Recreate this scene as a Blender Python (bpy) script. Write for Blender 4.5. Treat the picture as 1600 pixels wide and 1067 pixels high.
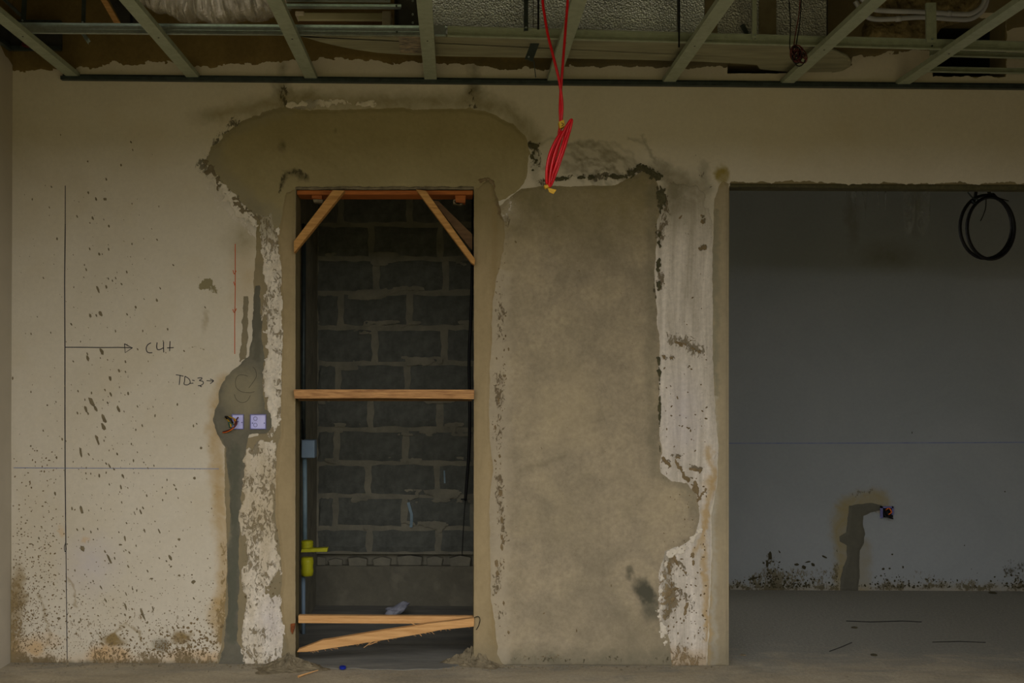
import bpy, bmesh, math, random
import numpy as np
from mathutils import Matrix, Vector

random.seed(7)
for o in list(bpy.data.objects):
    bpy.data.objects.remove(o)
SC = bpy.context.scene
COL = SC.collection

# ------------------------------------------------------------------ camera
F = 1555.0                 # focal length in pixels of the 1600 x 1067 frame
VX, VY = 712.0, 603.0      # where the optical axis meets the frame (shifted lens)
ROLL = 0.004
D = 4.74                   # distance to the front wall
H = 1.326                  # eye height
WT = 0.14                  # thickness of the front wall
YC = 5.994                 # back wall of the closet
YR = 6.504                 # back wall of the recess on the right
XL = -2.116                # face of the left wall
cr, sr = math.cos(ROLL), math.sin(ROLL)
cam_d = bpy.data.cameras.new('camera')
cam_d.sensor_width = 36.0
cam_d.lens = 36.0 * F / 1600.0
cam_d.shift_x = (800.0 - VX) / 1600.0
cam_d.shift_y = -(533.5 - VY) / 1600.0
cam_d.clip_start = 0.05
cam = bpy.data.objects.new('camera', cam_d)
COL.objects.link(cam)
cam.matrix_world = Matrix(((cr, -sr, 0, 0), (0, 0, -1, 0), (sr, cr, 0, H), (0, 0, 0, 1)))
SC.camera = cam

# ------------------------------------------------------------------ sky and exposure
SC.view_settings.view_transform = 'Standard'
SC.view_settings.look = 'None'
SC.view_settings.exposure = 0.0
SC.view_settings.gamma = 1.0
SC.view_settings.use_curve_mapping = False
W = bpy.data.worlds.new('overcast_sky')
SC.world = W
W.use_nodes = True
bgn = W.node_tree.nodes['Background']
bgn.inputs['Color'].default_value = (1.0, 0.975, 0.985, 1)
bgn.inputs['Strength'].default_value = 3.75
# daylight enters by the open front of the room, behind the camera
OPX0, OPX1, OPZ0, OPZ1, YB = -2.05, 2.4, 0.0, 2.72, 1.7
por = bpy.data.lights.new('daylight_portal', 'AREA')
por.shape = 'RECTANGLE'
por.size = OPX1 - OPX0
por.size_y = OPZ1 - OPZ0
por.cycles.is_portal = True
po = bpy.data.objects.new('daylight_portal', por)
po.location = ((OPX0 + OPX1) / 2, YB - 0.02, (OPZ0 + OPZ1) / 2)
po.rotation_euler = (math.radians(90), 0, 0)
COL.objects.link(po)


def P(px, py, Y):
    """the point at depth Y seen at picture position px, py"""
    u = (px - VX) / F
    v = (VY - py) / F
    return Vector(((u * cr - v * sr) * Y, Y, H + (u * sr + v * cr) * Y))


def PZ(px, py, z):
    u = (px - VX) / F
    v = (VY - py) / F
    Y = (z - H) / (u * sr + v * cr)
    return P(px, py, Y)


def lin(r, g, b):
    f = lambda v: (v / 255 / 12.92) if v / 255 <= 0.04045 else ((v / 255 + 0.055) / 1.055) ** 2.4
    return (f(r), f(g), f(b), 1.0)


# ------------------------------------------------------------------ numpy noise
def _hash(ix, iy, seed):
    h = (ix.astype(np.int64) * 374761393 + iy.astype(np.int64) * 668265263 + seed * 1442695041) & 0xFFFFFFFF
    h = ((h ^ (h >> 13)) * 1274126177) & 0xFFFFFFFF
    h = (h ^ (h >> 16)) & 0xFFFFFFFF
    return h / 4294967295.0


def vnoise(x, y, seed=0):
    ix, iy = np.floor(x), np.floor(y)
    fx, fy = x - ix, y - iy
    fx = fx * fx * (3 - 2 * fx)
    fy = fy * fy * (3 - 2 * fy)
    a, b = _hash(ix, iy, seed), _hash(ix + 1, iy, seed)
    c, d = _hash(ix, iy + 1, seed), _hash(ix + 1, iy + 1, seed)
    return (a * (1 - fx) + b * fx) * (1 - fy) + (c * (1 - fx) + d * fx) * fy


def fbm(x, y, scale, seed=0, octv=4):
    """fractal noise about zero, features of `scale` picture units"""
    s, amp, tot = 0, 1.0, 0
    x, y = x / scale, y / scale
    for k in range(octv):
        s = s + amp * (vnoise(x, y, seed + k * 17) - 0.5)
        tot += amp
        amp *= 0.55
        x, y = x * 2.03, y * 2.03
    return s / tot * 2


def sdf_poly(x, y, pts):
    """signed distance to a polygon, positive inside"""
    p = np.array(pts, float)
    d2 = np.full(x.shape, 1e12)
    ins = np.zeros(x.shape, bool)
    n = len(p)
    for i in range(n):
        ax, ay = p[i]
        bx, by = p[(i + 1) % n]
        ex, ey = bx - ax, by - ay
        wx, wy = x - ax, y - ay
        t = np.clip((wx * ex + wy * ey) / (ex * ex + ey * ey + 1e-12), 0, 1)
        d2 = np.minimum(d2, (wx - ex * t) ** 2 + (wy - ey * t) ** 2)
        c = (ay > y) != (by > y)
        with np.errstate(divide='ignore', invalid='ignore'):
            xi = ax + (y - ay) / ((by - ay) if by != ay else 1e-9) * ex
        ins ^= c & (x < xi)
    d = np.sqrt(d2)
    return np.where(ins, d, -d)


def dist_line(x, y, pts):
    d2 = np.full(x.shape, 1e12)
    for (ax, ay), (bx, by) in zip(pts[:-1], pts[1:]):
        ex, ey = bx - ax, by - ay
        t = np.clip(((x - ax) * ex + (y - ay) * ey) / (ex * ex + ey * ey + 1e-12), 0, 1)
        d2 = np.minimum(d2, (x - ax - ex * t) ** 2 + (y - ay - ey * t) ** 2)
    return np.sqrt(d2)


def sstep(a, b, v):
    t = np.clip((v - a) / (b - a), 0, 1)
    return t * t * (3 - 2 * t)


def blob(x, y, cx, cy, rx, ry, ang=0.0):
    c, s = math.cos(ang), math.sin(ang)
    u = ((x - cx) * c + (y - cy) * s) / rx
    v = (-(x - cx) * s + (y - cy) * c) / ry
    return np.clip(1 - np.sqrt(u * u + v * v), 0, 1)


# ------------------------------------------------------------------ materials
def new_mat(name):
    m = bpy.data.materials.new(name)
    m.use_nodes = True
    nt = m.node_tree
    return m, nt, nt.nodes['Principled BSDF']


def node(nt, typ, **kw):
    n = nt.nodes.new(typ)
    for k, v in kw.items():
        setattr(n, k, v)
    return n


def noise_node(nt, scale, detail=5, rough=0.6, vec=None, dist=0.0):
    n = node(nt, 'ShaderNodeTexNoise')
    n.inputs['Scale'].default_value = scale
    n.inputs['Detail'].default_value = detail
    n.inputs['Roughness'].default_value = rough
    n.inputs['Distortion'].default_value = dist
    if vec is not None:
        nt.links.new(vec, n.inputs['Vector'])
    return n


def ramp(nt, src, stops):
    r = node(nt, 'ShaderNodeValToRGB')
    els = r.color_ramp.elements
    while len(els) < len(stops):
        els.new(0.5)
    for e, (p, c) in zip(els, stops):
        e.position = p
        e.color = c if len(c) == 4 else (*c, 1)
    nt.links.new(src, r.inputs[0])
    return r


def mathn(nt, op, a, b=None, clamp=False):
    n = node(nt, 'ShaderNodeMath', operation=op, use_clamp=clamp)
    for i, v in enumerate((a, b)):
        if v is None:
            continue
        if hasattr(v, 'links') or hasattr(v, 'is_linked'):
            nt.links.new(v, n.inputs[i])
        else:
            n.inputs[i].default_value = v
    return n.outputs[0]


def mixc(nt, fac, a, b, blend='MIX'):
    n = node(nt, 'ShaderNodeMix', data_type='RGBA', blend_type=blend)
    for key, v in (('Factor', fac), ('A', a), ('B', b)):
        sock = [s for s in n.inputs if s.name == key and s.enabled][0]
        if hasattr(v, 'is_linked'):
            nt.links.new(v, sock)
        else:
            sock.default_value = v
    return [s for s in n.outputs if s.enabled][0]


def mat_simple(name, col, col2=None, rough=0.8, metal=0.0, scale=18, stretch=(1, 1, 1), bump=0.0, bscale=None, spec=0.3, detail=5):
    m, nt, bs = new_mat(name)
    tc = node(nt, 'ShaderNodeTexCoord')
    mp = node(nt, 'ShaderNodeMapping')
    mp.inputs['Scale'].default_value = stretch
    nt.links.new(tc.outputs['Object'], mp.inputs['Vector'])
    v = mp.outputs[0]
    col2 = col2 or tuple(c * 0.72 for c in col[:3]) + (1,)
    n = noise_node(nt, scale, detail, 0.62, v)
    r = ramp(nt, n.outputs['Fac'], [(0.3, col2), (0.7, col)])
    nt.links.new(r.outputs[0], bs.inputs['Base Color'])
    bs.inputs['Roughness'].default_value = rough
    bs.inputs['Metallic'].default_value = metal
    bs.inputs['Specular IOR Level'].default_value = spec
    if bump:
        b = node(nt, 'ShaderNodeBump')
        b.inputs['Strength'].default_value = 1.0
        b.inputs['Distance'].default_value = bump
        nb = noise_node(nt, bscale or scale * 3, 4, 0.6, v)
        nt.links.new(nb.outputs['Fac'], b.inputs['Height'])
        nt.links.new(b.outputs[0], bs.inputs['Normal'])
    return m


def mat_wall(name, c1, c2, scale=2.2, speck=0.10, speck_col=(0.12, 0.1, 0.07, 1), streak=(1, 1, 1), bump=0.0012, fine=0.22, c3=None):
    """plaster or paint: blotches, fine grain, soft stains and ragged hard-edged flakes read from the surface's own attributes"""
    m, nt, bs = new_mat(name)
    geo = node(nt, 'ShaderNodeNewGeometry')
    mp = node(nt, 'ShaderNodeMapping')
    mp.inputs['Scale'].default_value = streak
    nt.links.new(geo.outputs['Position'], mp.inputs['Vector'])
    v = mp.outputs[0]
    n1 = noise_node(nt, scale, 6, 0.62, v, 0.6)
    stops = [(0.32, c2), (0.66, c1)] if c3 is None else [(0.3, c2), (0.5, c1), (0.7, c3)]
    base = ramp(nt, n1.outputs['Fac'], stops).outputs[0]
    n2 = noise_node(nt, 46, 5, 0.7, geo.outputs['Position'])
    g = ramp(nt, n2.outputs['Fac'], [(0.25, (1 - fine,) * 3), (0.75, (1 + fine * 0.35,) * 3)]).outputs[0]
    base = mixc(nt, 1.0, base, g, 'MULTIPLY')
    # small specks of dirt
    n3 = noise_node(nt, 95, 3, 0.55, geo.outputs['Position'])
    s = ramp(nt, n3.outputs['Fac'], [(0.66, (0, 0, 0)), (0.72, (1, 1, 1))]).outputs[0]
    base = mixc(nt, mathn(nt, 'MULTIPLY', s, speck), base, speck_col)
    # soft stains
    a = node(nt, 'ShaderNodeAttribute', attribute_name='stain')
    n4 = noise_node(nt, 9, 6, 0.68, geo.outputs['Position'], 0.8)
    k = mathn(nt, 'MULTIPLY_ADD', n4.outputs['Fac'], 1.6)
    k.node.inputs[2].default_value = 0.2
    fac = mathn(nt, 'MULTIPLY', a.outputs['Alpha'], k, True)
    base = mixc(nt, fac, base, a.outputs['Color'])
    # ragged flakes
    a2 = node(nt, 'ShaderNodeAttribute', attribute_name='flake')
    mp5 = node(nt, 'ShaderNodeMapping')
    mp5.inputs['Scale'].default_value = (1, 1, 0.55)
    nt.links.new(geo.outputs['Position'], mp5.inputs['Vector'])
    n5 = noise_node(nt, 62, 6, 0.74, mp5.outputs[0], 0.9)
    t = mathn(nt, 'MULTIPLY_ADD', n5.outputs['Fac'], 2.2)
    t.node.inputs[2].default_value = -1.1
    t = mathn(nt, 'ADD', t, a2.outputs['Alpha'])
    mr = node(nt, 'ShaderNodeMapRange', interpolation_type='SMOOTHSTEP')
    mr.inputs['From Min'].default_value = 0.56
    mr.inputs['From Max'].default_value = 0.70
    nt.links.new(t, mr.inputs['Value'])
    zero = mathn(nt, 'GREATER_THAN', a2.outputs['Alpha'], 0.02)
    fac2 = mathn(nt, 'MULTIPLY', mathn(nt, 'MULTIPLY', mr.outputs[0], zero), 0.85)
    base = mixc(nt, fac2, base, a2.outputs['Color'])
    nt.links.new(base, bs.inputs['Base Color'])
    bs.inputs['Roughness'].default_value = 0.92
    bs.inputs['Specular IOR Level'].default_value = 0.15
    b = node(nt, 'ShaderNodeBump')
    b.inputs['Distance'].default_value = bump
    hsum = mathn(nt, 'ADD', n2.outputs['Fac'], mathn(nt, 'MULTIPLY', fac2, -0.8))
    nt.links.new(hsum, b.inputs['Height'])
    nt.links.new(b.outputs[0], bs.inputs['Normal'])
    return m


M = {}
M['paint'] = mat_wall('cream_wall_paint', lin(211, 203, 184), lin(199, 190, 168), 1.3, 0.10, fine=0.08, bump=0.0006)
M['paint_side'] = mat_wall('side_wall_paint', lin(198, 188, 160), lin(182, 171, 142), 1.5, 0.15, fine=0.1, bump=0.0008)
M['paint_cool'] = mat_wall('recess_wall_paint', lin(158, 163, 164), lin(148, 154, 155), 1.2, 0.10, fine=0.06, bump=0.0006)
M['olive'] = mat_wall('fresh_cement_render', lin(160, 148, 110), lin(148, 136, 98), 2.6, 0.05, fine=0.10)
M['jamb'] = mat_wall('smooth_jamb_render', lin(168, 150, 114), lin(150, 134, 100), 3.2, 0.08, fine=0.10, streak=(2.5, 1, 0.7))
M['pier'] = mat_wall('pier_edge_render', lin(170, 156, 126), lin(150, 139, 114), 4.0, 0.08, fine=0.12, streak=(3, 1, 0.6))
M['panel'] = mat_wall('trowelled_panel_render', lin(167, 154, 128), lin(150, 139, 116), 5.0, 0.22, (0.1, 0.085, 0.06, 1), fine=0.28, c3=lin(178, 164, 134))
M['chase'] = mat_wall('damp_chase_mortar', lin(116, 112, 96), lin(102, 99, 86), 5, 0.06, fine=0.12)
M['skim'] = mat_wall('flaking_white_skim', lin(232, 223, 205), lin(206, 194, 170), 6, 0.5, (0.16, 0.13, 0.09, 1), fine=0.3, streak=(3, 1, 0.6), bump=0.002)
M['strip'] = mat_wall('scraped_white_plaster', lin(224, 215, 200), lin(184, 175, 158), 5, 0.4, (0.13, 0.11, 0.08, 1), fine=0.22, streak=(5, 1, 0.35), bump=0.0015)
M['brown'] = mat_wall('bare_brown_cement', lin(126, 108, 66), lin(108, 92, 54), 4, 0.2, fine=0.2)
M['ochre'] = mat_wall('rough_ochre_cement', lin(150, 134, 92), lin(92, 82, 56), 14, 0.5, fine=0.4, bump=0.006)
M['core'] = mat_simple('wall_core_cement', lin(140, 128, 94), lin(118, 108, 80), 0.95, scale=9, bump=0.002, spec=0.1)
M['plain'] = mat_simple('plain_plaster', lin(190, 182, 164), lin(176, 168, 150), 0.95, scale=2, spec=0.1)
M['slab'] = mat_simple('slab_concrete', lin(112, 104, 84), lin(90, 84, 68), 0.95, scale=3, bump=0.002, spec=0.1)
M['earth'] = mat_simple('outdoor_ground', lin(108, 101, 72), lin(88, 84, 60), 1.0, scale=0.6, spec=0.0)

M['galv'] = mat_simple('galvanised_steel', lin(206, 222, 226), lin(176, 192, 196), 0.28, 0.85, scale=40, stretch=(1, 1, 1), spec=0.5)
M['galv_dull'] = mat_simple('dull_galvanised_steel', lin(166, 174, 152), lin(146, 154, 132), 0.6, 0.2, scale=30, spec=0.4)
M['galv_dark'] = mat_simple('dark_steel_track', lin(70, 80, 78), lin(50, 58, 58), 0.5, 0.5, scale=25, spec=0.4)
M['rod'] = mat_simple('blackened_steel', lin(30, 30, 28), lin(18, 18, 17), 0.5, 0.3, scale=30)
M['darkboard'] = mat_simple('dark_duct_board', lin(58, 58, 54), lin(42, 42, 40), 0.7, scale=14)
M['sheet'] = mat_simple('duct_sheet_metal', lin(158, 156, 128), lin(128, 126, 104), 0.55, 0.2, scale=8, stretch=(0.5, 3, 3), spec=0.4)
M['tape'] = mat_simple('silver_tape', lin(126, 118, 92), lin(104, 96, 74), 0.5, 0.3, scale=16)
M['diffuser'] = mat_simple('pale_plastic', lin(200, 196, 160), lin(182, 176, 140), 0.5, scale=6)
M['pvc'] = mat_simple('pale_grey_conduit', lin(184, 186, 190), lin(160, 162, 168), 0.45, scale=9)
M['timber'] = mat_simple('rough_sawn_pine', lin(206, 158, 92), lin(160, 114, 60), 0.8, scale=7, stretch=(1.2, 8, 14), bump=0.0012, bscale=30)
M['timber_pale'] = mat_simple('fresh_pale_pine', lin(224, 176, 116), lin(192, 142, 86), 0.8, scale=6, stretch=(1.2, 8, 16), bump=0.0015, bscale=30)
M['timber_stain'] = mat_simple('stained_pine', lin(206, 158, 102), lin(140, 98, 62), 0.8, scale=7, stretch=(1.6, 8, 18), bump=0.0012, bscale=30)
M['timber_red'] = mat_simple('reddish_formwork_board', lin(184, 108, 46), lin(140, 78, 34), 0.75, scale=7, stretch=(1.2, 8, 10))
M['timber_old'] = mat_simple('weathered_brown_wood', lin(120, 92, 60), lin(92, 70, 46), 0.85, scale=8, stretch=(2, 8, 8))
M['block'] = mat_simple('concrete_block_face', lin(104, 106, 98), lin(80, 82, 76), 0.95, scale=16, bump=0.004, bscale=60, spec=0.1, detail=7)
M['mortar'] = mat_simple('smeared_mortar', lin(138, 134, 116), lin(108, 106, 94), 0.95, scale=9, bump=0.004, bscale=40, spec=0.1, detail=7)
M['closet_floor'] = mat_simple('closet_floor_concrete', lin(136, 134, 124), lin(104, 104, 98), 0.9, scale=3, stretch=(1, 4, 1), bump=0.003, bscale=14, spec=0.15)
M['red'] = mat_simple('red_cable_sheath', lin(226, 22, 34), lin(196, 10, 24), 0.38, scale=12, spec=0.5)
M['yellow_tape'] = mat_simple('yellow_tape', lin(226, 180, 40), lin(176, 136, 30), 0.5, scale=30)
M['ink'] = mat_simple('ink_mark', lin(44, 44, 52), lin(30, 30, 38), 0.8, scale=40, spec=0.1)
M['ink_soft'] = mat_simple('soft_pencil_mark', lin(86, 80, 66), lin(72, 68, 58), 0.9, scale=40, spec=0.1)
M['chalk'] = mat_simple('blue_chalk_line', lin(120, 128, 158), lin(154, 156, 166), 0.9, scale=25, spec=0.1)
M['chalk_dim'] = mat_simple('blue_chalk_line_recess', lin(104, 116, 158), lin(130, 138, 166), 0.9, scale=25, spec=0.1)
M['red_mark'] = mat_simple('red_marker', lin(206, 84, 34), lin(184, 92, 50), 0.8, scale=40, spec=0.1)
M['lilac'] = mat_simple('lilac_box_plastic', lin(206, 206, 250), lin(188, 188, 240), 0.45, scale=20)
M['lilac_line'] = mat_simple('lilac_knockout_ring', lin(120, 120, 170), lin(100, 100, 150), 0.5, scale=20)
M['black'] = mat_simple('black_plastic', lin(20, 20, 22), lin(12, 12, 13), 0.45, scale=20)
M['wire_red'] = mat_simple('dark_red_wire', lin(96, 36, 34), lin(60, 24, 24), 0.45, scale=20)
M['wire_orange'] = mat_simple('orange_wire', lin(220, 110, 30), lin(190, 80, 20), 0.45, scale=20)
M['wire_yellow'] = mat_simple('yellow_wire', lin(214, 170, 40), lin(180, 140, 30), 0.45, scale=20)
M['wire_teal'] = mat_simple('green_wire', lin(60, 110, 90), lin(40, 80, 66), 0.45, scale=20)
M['bluegrey'] = mat_simple('blue_grey_plastic', lin(128, 148, 164), lin(112, 132, 150), 0.5, scale=8)
M['paleblue'] = mat_simple('pale_blue_conduit', lin(140, 164, 174), lin(96, 118, 130), 0.5, scale=7)
M['yellow'] = mat_simple('yellow_green_plastic', lin(192, 190, 34), lin(150, 148, 22), 0.5, scale=16)
M['rust'] = mat_simple('rusty_iron', lin(150, 84, 40), lin(90, 50, 28), 0.85, scale=40)
M['rag'] = mat_simple('crumpled_pale_rag', lin(160, 162, 170), lin(120, 122, 134), 0.9, scale=20)
M['blue_cap'] = mat_simple('blue_bottle_cap', lin(20, 44, 150), lin(14, 30, 120), 0.4, scale=20)
M['splat'] = mat_simple('dried_mortar_splash', lin(132, 120, 94), lin(104, 94, 72), 0.95, scale=40, spec=0.1)
M['grime'] = mat_simple('dried_dirt', lin(136, 118, 88), lin(112, 96, 68), 0.95, scale=40, spec=0.1)
M['mould'] = mat_simple('dark_damp_spots', lin(76, 72, 52), lin(58, 54, 40), 0.95, scale=40, spec=0.1)
M['whitespot'] = mat_simple('white_paint_flakes', lin(220, 212, 194), lin(200, 190, 170), 0.9, scale=40, spec=0.1)
M['rubble'] = mat_simple('mortar_rubble', lin(142, 130, 104), lin(96, 88, 70), 0.95, scale=30, bump=0.006, bscale=70, spec=0.1, detail=8)
M['crack'] = mat_simple('dark_ragged_mortar', lin(92, 88, 64), lin(70, 68, 50), .95, scale=40, bump=.004, bscale=90, spec=.1)
M['sheet_plastic'] = None


def mat_floor():
    m, nt, bs = new_mat('dusty_screed_floor')
    geo = node(nt, 'ShaderNodeNewGeometry')
    mp = node(nt, 'ShaderNodeMapping')
    mp.inputs['Scale'].default_value = (1, 2.2, 1)
    nt.links.new(geo.outputs['Position'], mp.inputs['Vector'])
    n1 = noise_node(nt, 2.4, 8, 0.66, mp.outputs[0], 0.5)
    base = ramp(nt, n1.outputs['Fac'], [(0.3, lin(152, 141, 117)), (0.55, lin(178, 166, 140)), (0.75, lin(190, 178, 152))]).outputs[0]
    n2 = noise_node(nt, 60, 5, 0.7, geo.outputs['Position'])
    g = ramp(nt, n2.outputs['Fac'], [(0.28, (0.75,) * 3), (0.7, (1.06,) * 3)]).outputs[0]
    base = mixc(nt, 1.0, base, g, 'MULTIPLY')
    n3 = noise_node(nt, 22, 4, 0.6, geo.outputs['Position'])
    s = ramp(nt, n3.outputs['Fac'], [(0.66, (0, 0, 0)), (0.74, (1, 1, 1))]).outputs[0]
    base = mixc(nt, mathn(nt, 'MULTIPLY', s, 0.45), base, lin(92, 84, 66))
    # recess shade put into the colour: screed greys and darkens patchily going in
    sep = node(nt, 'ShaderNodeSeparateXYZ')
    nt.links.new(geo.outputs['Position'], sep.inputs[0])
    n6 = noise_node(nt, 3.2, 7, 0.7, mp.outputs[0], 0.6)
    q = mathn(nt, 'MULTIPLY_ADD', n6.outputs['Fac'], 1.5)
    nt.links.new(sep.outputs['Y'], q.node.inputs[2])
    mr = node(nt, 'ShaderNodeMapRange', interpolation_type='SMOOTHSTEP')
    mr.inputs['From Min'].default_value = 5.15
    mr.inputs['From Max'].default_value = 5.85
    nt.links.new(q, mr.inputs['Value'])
    bare = mixc(nt, 1.0, lin(136, 134, 122), g, 'MULTIPLY')  # shaded tone of the recess floor, mixed in with depth
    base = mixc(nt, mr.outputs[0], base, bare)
    nt.links.new(base, bs.inputs['Base Color'])
    bs.inputs['Roughness'].default_value = 0.9
    bs.inputs['Specular IOR Level'].default_value = 0.2
    b = node(nt, 'ShaderNodeBump')
    b.inputs['Distance'].default_value = 0.004
    nt.links.new(n2.outputs['Fac'], b.inputs['Height'])
    nt.links.new(b.outputs[0], bs.inputs['Normal'])
    return m


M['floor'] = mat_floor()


def mat_foil(name, emboss, col=(0.62, 0.62, 0.58, 1), rough=0.32, dist=0.004):
    m, nt, bs = new_mat(name)
    tc = node(nt, 'ShaderNodeTexCoord')
    bs.inputs['Metallic'].default_value = 0.45 if emboss else 0.8
    bs.inputs['Roughness'].default_value = rough
    n = noise_node(nt, 6, 5, 0.6, tc.outputs['Object'])
    r = ramp(nt, n.outputs['Fac'], [(0.3, tuple(c * 0.7 for c in col[:3])), (0.7, col)])
    nt.links.new(r.outputs[0], bs.inputs['Base Color'])
    b = node(nt, 'ShaderNodeBump')
    b.inputs['Distance'].default_value = dist
    if emboss:
        vo = node(nt, 'ShaderNodeTexVoronoi')
        vo.inputs['Scale'].default_value = 125
        nt.links.new(tc.outputs['Object'], vo.inputs['Vector'])
        hgt = vo.outputs['Distance']
    else:
        hgt = noise_node(nt, 26, 6, 0.7, tc.outputs['Object'], 1.2).outputs['Fac']
    nt.links.new(hgt, b.inputs['Height'])
    nt.links.new(b.outputs[0], bs.inputs['Normal'])
    return m


M['foil'] = mat_foil('embossed_foil', True, (0.80, 0.88, 0.95, 1), 0.3, 0.006)
M['foil_dirty'] = mat_foil('dirty_foil', True, (0.46, 0.48, 0.46, 1), 0.36, 0.005)
M['crinkle'] = mat_foil('crinkled_foil', False, (0.95, 0.94, 0.92, 1), 0.2, 0.004)


def mat_plastic_sheet():
    m, nt, bs = new_mat('clear_plastic_sheet')
    bs.inputs['Base Color'].default_value = (0.34, 0.34, 0.28, 1)
    bs.inputs['Roughness'].default_value = 0.25
    bs.inputs['Alpha'].default_value = 0.32
    tc = node(nt, 'ShaderNodeTexCoord')
    n = noise_node(nt, 18, 5, 0.7, tc.outputs['Object'], 1.5)
    b = node(nt, 'ShaderNodeBump')
    b.inputs['Distance'].default_value = 0.02
    nt.links.new(n.outputs['Fac'], b.inputs['Height'])
    nt.links.new(b.outputs[0], bs.inputs['Normal'])
    r = ramp(nt, n.outputs['Fac'], [(0.35, (0.03,) * 3), (0.75, (0.26,) * 3)])
    nt.links.new(r.outputs[0], bs.inputs['Alpha'])
    return m


M['sheet_plastic'] = mat_plastic_sheet()


# ------------------------------------------------------------------ object helpers
def link(o, parent=None):
    COL.objects.link(o)
    if parent is not None:
        o.parent = parent
        o.matrix_parent_inverse = parent.matrix_basis.inverted()
    return o


def tag(o, label=None, cat=None, group=None, kind=None):
    for k, v in (('label', label), ('category', cat), ('group', group), ('kind', kind)):
        if v:
            o[k] = v
    return o


def thing(name, loc, label, cat, group=None):
    o = bpy.data.objects.new(name, None)
    o.empty_display_size = 0.05
    o.location = loc
    link(o)
    return tag(o, label, cat, group)


class MB:
    """collects shapes in world coordinates and builds one mesh object"""

    def __init__(self):
        self.v, self.f = [], []

    def add(self, verts, faces):
        n = len(self.v)
        self.v += [Vector(p) for p in verts]
        self.f += [tuple(i + n for i in q) for q in faces]
        return self

    def box(self, x0, x1, y0, y1, z0, z1):
        vs = [(x, y, z) for z in (z0, z1) for y in (y0, y1) for x in (x0, x1)]
        return self.add(vs, [(0, 2, 3, 1), (4, 5, 7, 6), (0, 1, 5, 4), (2, 6, 7, 3), (0, 4, 6, 2), (1, 3, 7, 5)])

    def prism(self, a, b):
        """solid between two matching loops of points"""
        n = len(a)
        fs = [tuple(range(n))[::-1], tuple(range(n, 2 * n))]
        fs += [(i, (i + 1) % n, (i + 1) % n + n, i + n) for i in range(n)]
        return self.add(list(a) + list(b), fs)

    def pxprism(self, pts, y0, y1):
        """outline seen at depth y0 given a real thickness straight back to y1"""
        a = [P(px, py, y0) for px, py in pts]
        b = [Vector((p.x, y1, p.z)) for p in a]
        return self.prism(a, b)

    def tube(self, pts, r, seg=8, cap=True, closed=False):
        pts = [Vector(p) for p in pts]
        n = len(pts)
        rs = r if isinstance(r, (list, tuple)) else [r] * n
        vs, fs = [], []
        prev = None
        for i, p in enumerate(pts):
            if closed:
                t = pts[(i + 1) % n] - pts[i - 1]
            else:
                t = pts[min(i + 1, n - 1)] - pts[max(i - 1, 0)]
            t.normalize()
            if prev is None:
                up = Vector((0, 0, 1)) if abs(t.z) < 0.9 else Vector((1, 0, 0))
                s = t.cross(up).normalized()
            else:
                s = (prev - t * prev.dot(t)).normalized()
            prev = s
            w = t.cross(s)
            for k in range(seg):
                a = 2 * math.pi * k / seg
                vs.append(p + (s * math.cos(a) + w * math.sin(a)) * rs[i])
        m = n if closed else n - 1
        for i in range(m):
            for k in range(seg):
                a, b = i * seg + k, i * seg + (k + 1) % seg
                c, d = ((i + 1) % n) * seg + (k + 1) % seg, ((i + 1) % n) * seg + k
                fs.append((a, b, c, d))
        if cap and not closed:
            fs.append(tuple(range(seg))[::-1])
            fs.append(tuple((n - 1) * seg + k for k in range(seg)))
        return self.add(vs, fs)

    def extrude(self, prof, p0, p1, up=(0, 0, 1)):
        """an open or closed thin profile (list of closed loops of (across, up)) swept from p0 to p1"""
        p0, p1 = Vector(p0), Vector(p1)
        t = (p1 - p0).normalized()
        up = Vector(up)
        side = t.cross(up).normalized()
        up = side.cross(t).normalized()
        for loop in prof:
            a = [p0 + side * x + up * y for x, y in loop]
            b = [p1 + side * x + up * y for x, y in loop]
            self.prism(a, b)
        return self

    def build(self, name, mat, parent=None, smooth=False, bevel=0.0):
        me = bpy.data.meshes.new(name)
        me.from_pydata([tuple(p) for p in self.v], [], self.f)
        bm = bmesh.new()
        bm.from_mesh(me)
        bmesh.ops.recalc_face_normals(bm, faces=bm.faces)
        bm.to_mesh(me)
        bm.free()
        o = bpy.data.objects.new(name, me)
        me.materials.append(mat)
        if smooth:
            me.polygons.foreach_set('use_smooth', [True] * len(me.polygons))
        link(o, parent)
        if bevel:
            md = o.modifiers.new('bevel', 'BEVEL')
            md.width = bevel
            md.segments = 2
            md.limit_method = 'ANGLE'
        return o


def structure(o, label):
    return tag(o, label, None, None, 'structure')


def smooth_path(pts, n=8):
    """Catmull-Rom through points"""
    pts = [Vector(p) for p in pts]
    out = []
    for i in range(len(pts) - 1):
        p0, p1, p2, p3 = pts[max(i - 1, 0)], pts[i], pts[i + 1], pts[min(i + 2, len(pts) - 1)]
        for k in range(n):
            t = k / n
            out.append(0.5 * ((2 * p1) + (p2 - p0) * t + (2 * p0 - 5 * p1 + 4 * p2 - p3) * t * t + (3 * p1 - p0 - 3 * p2 + p3) * t ** 3))
    out.append(pts[-1])
    return out


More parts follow.
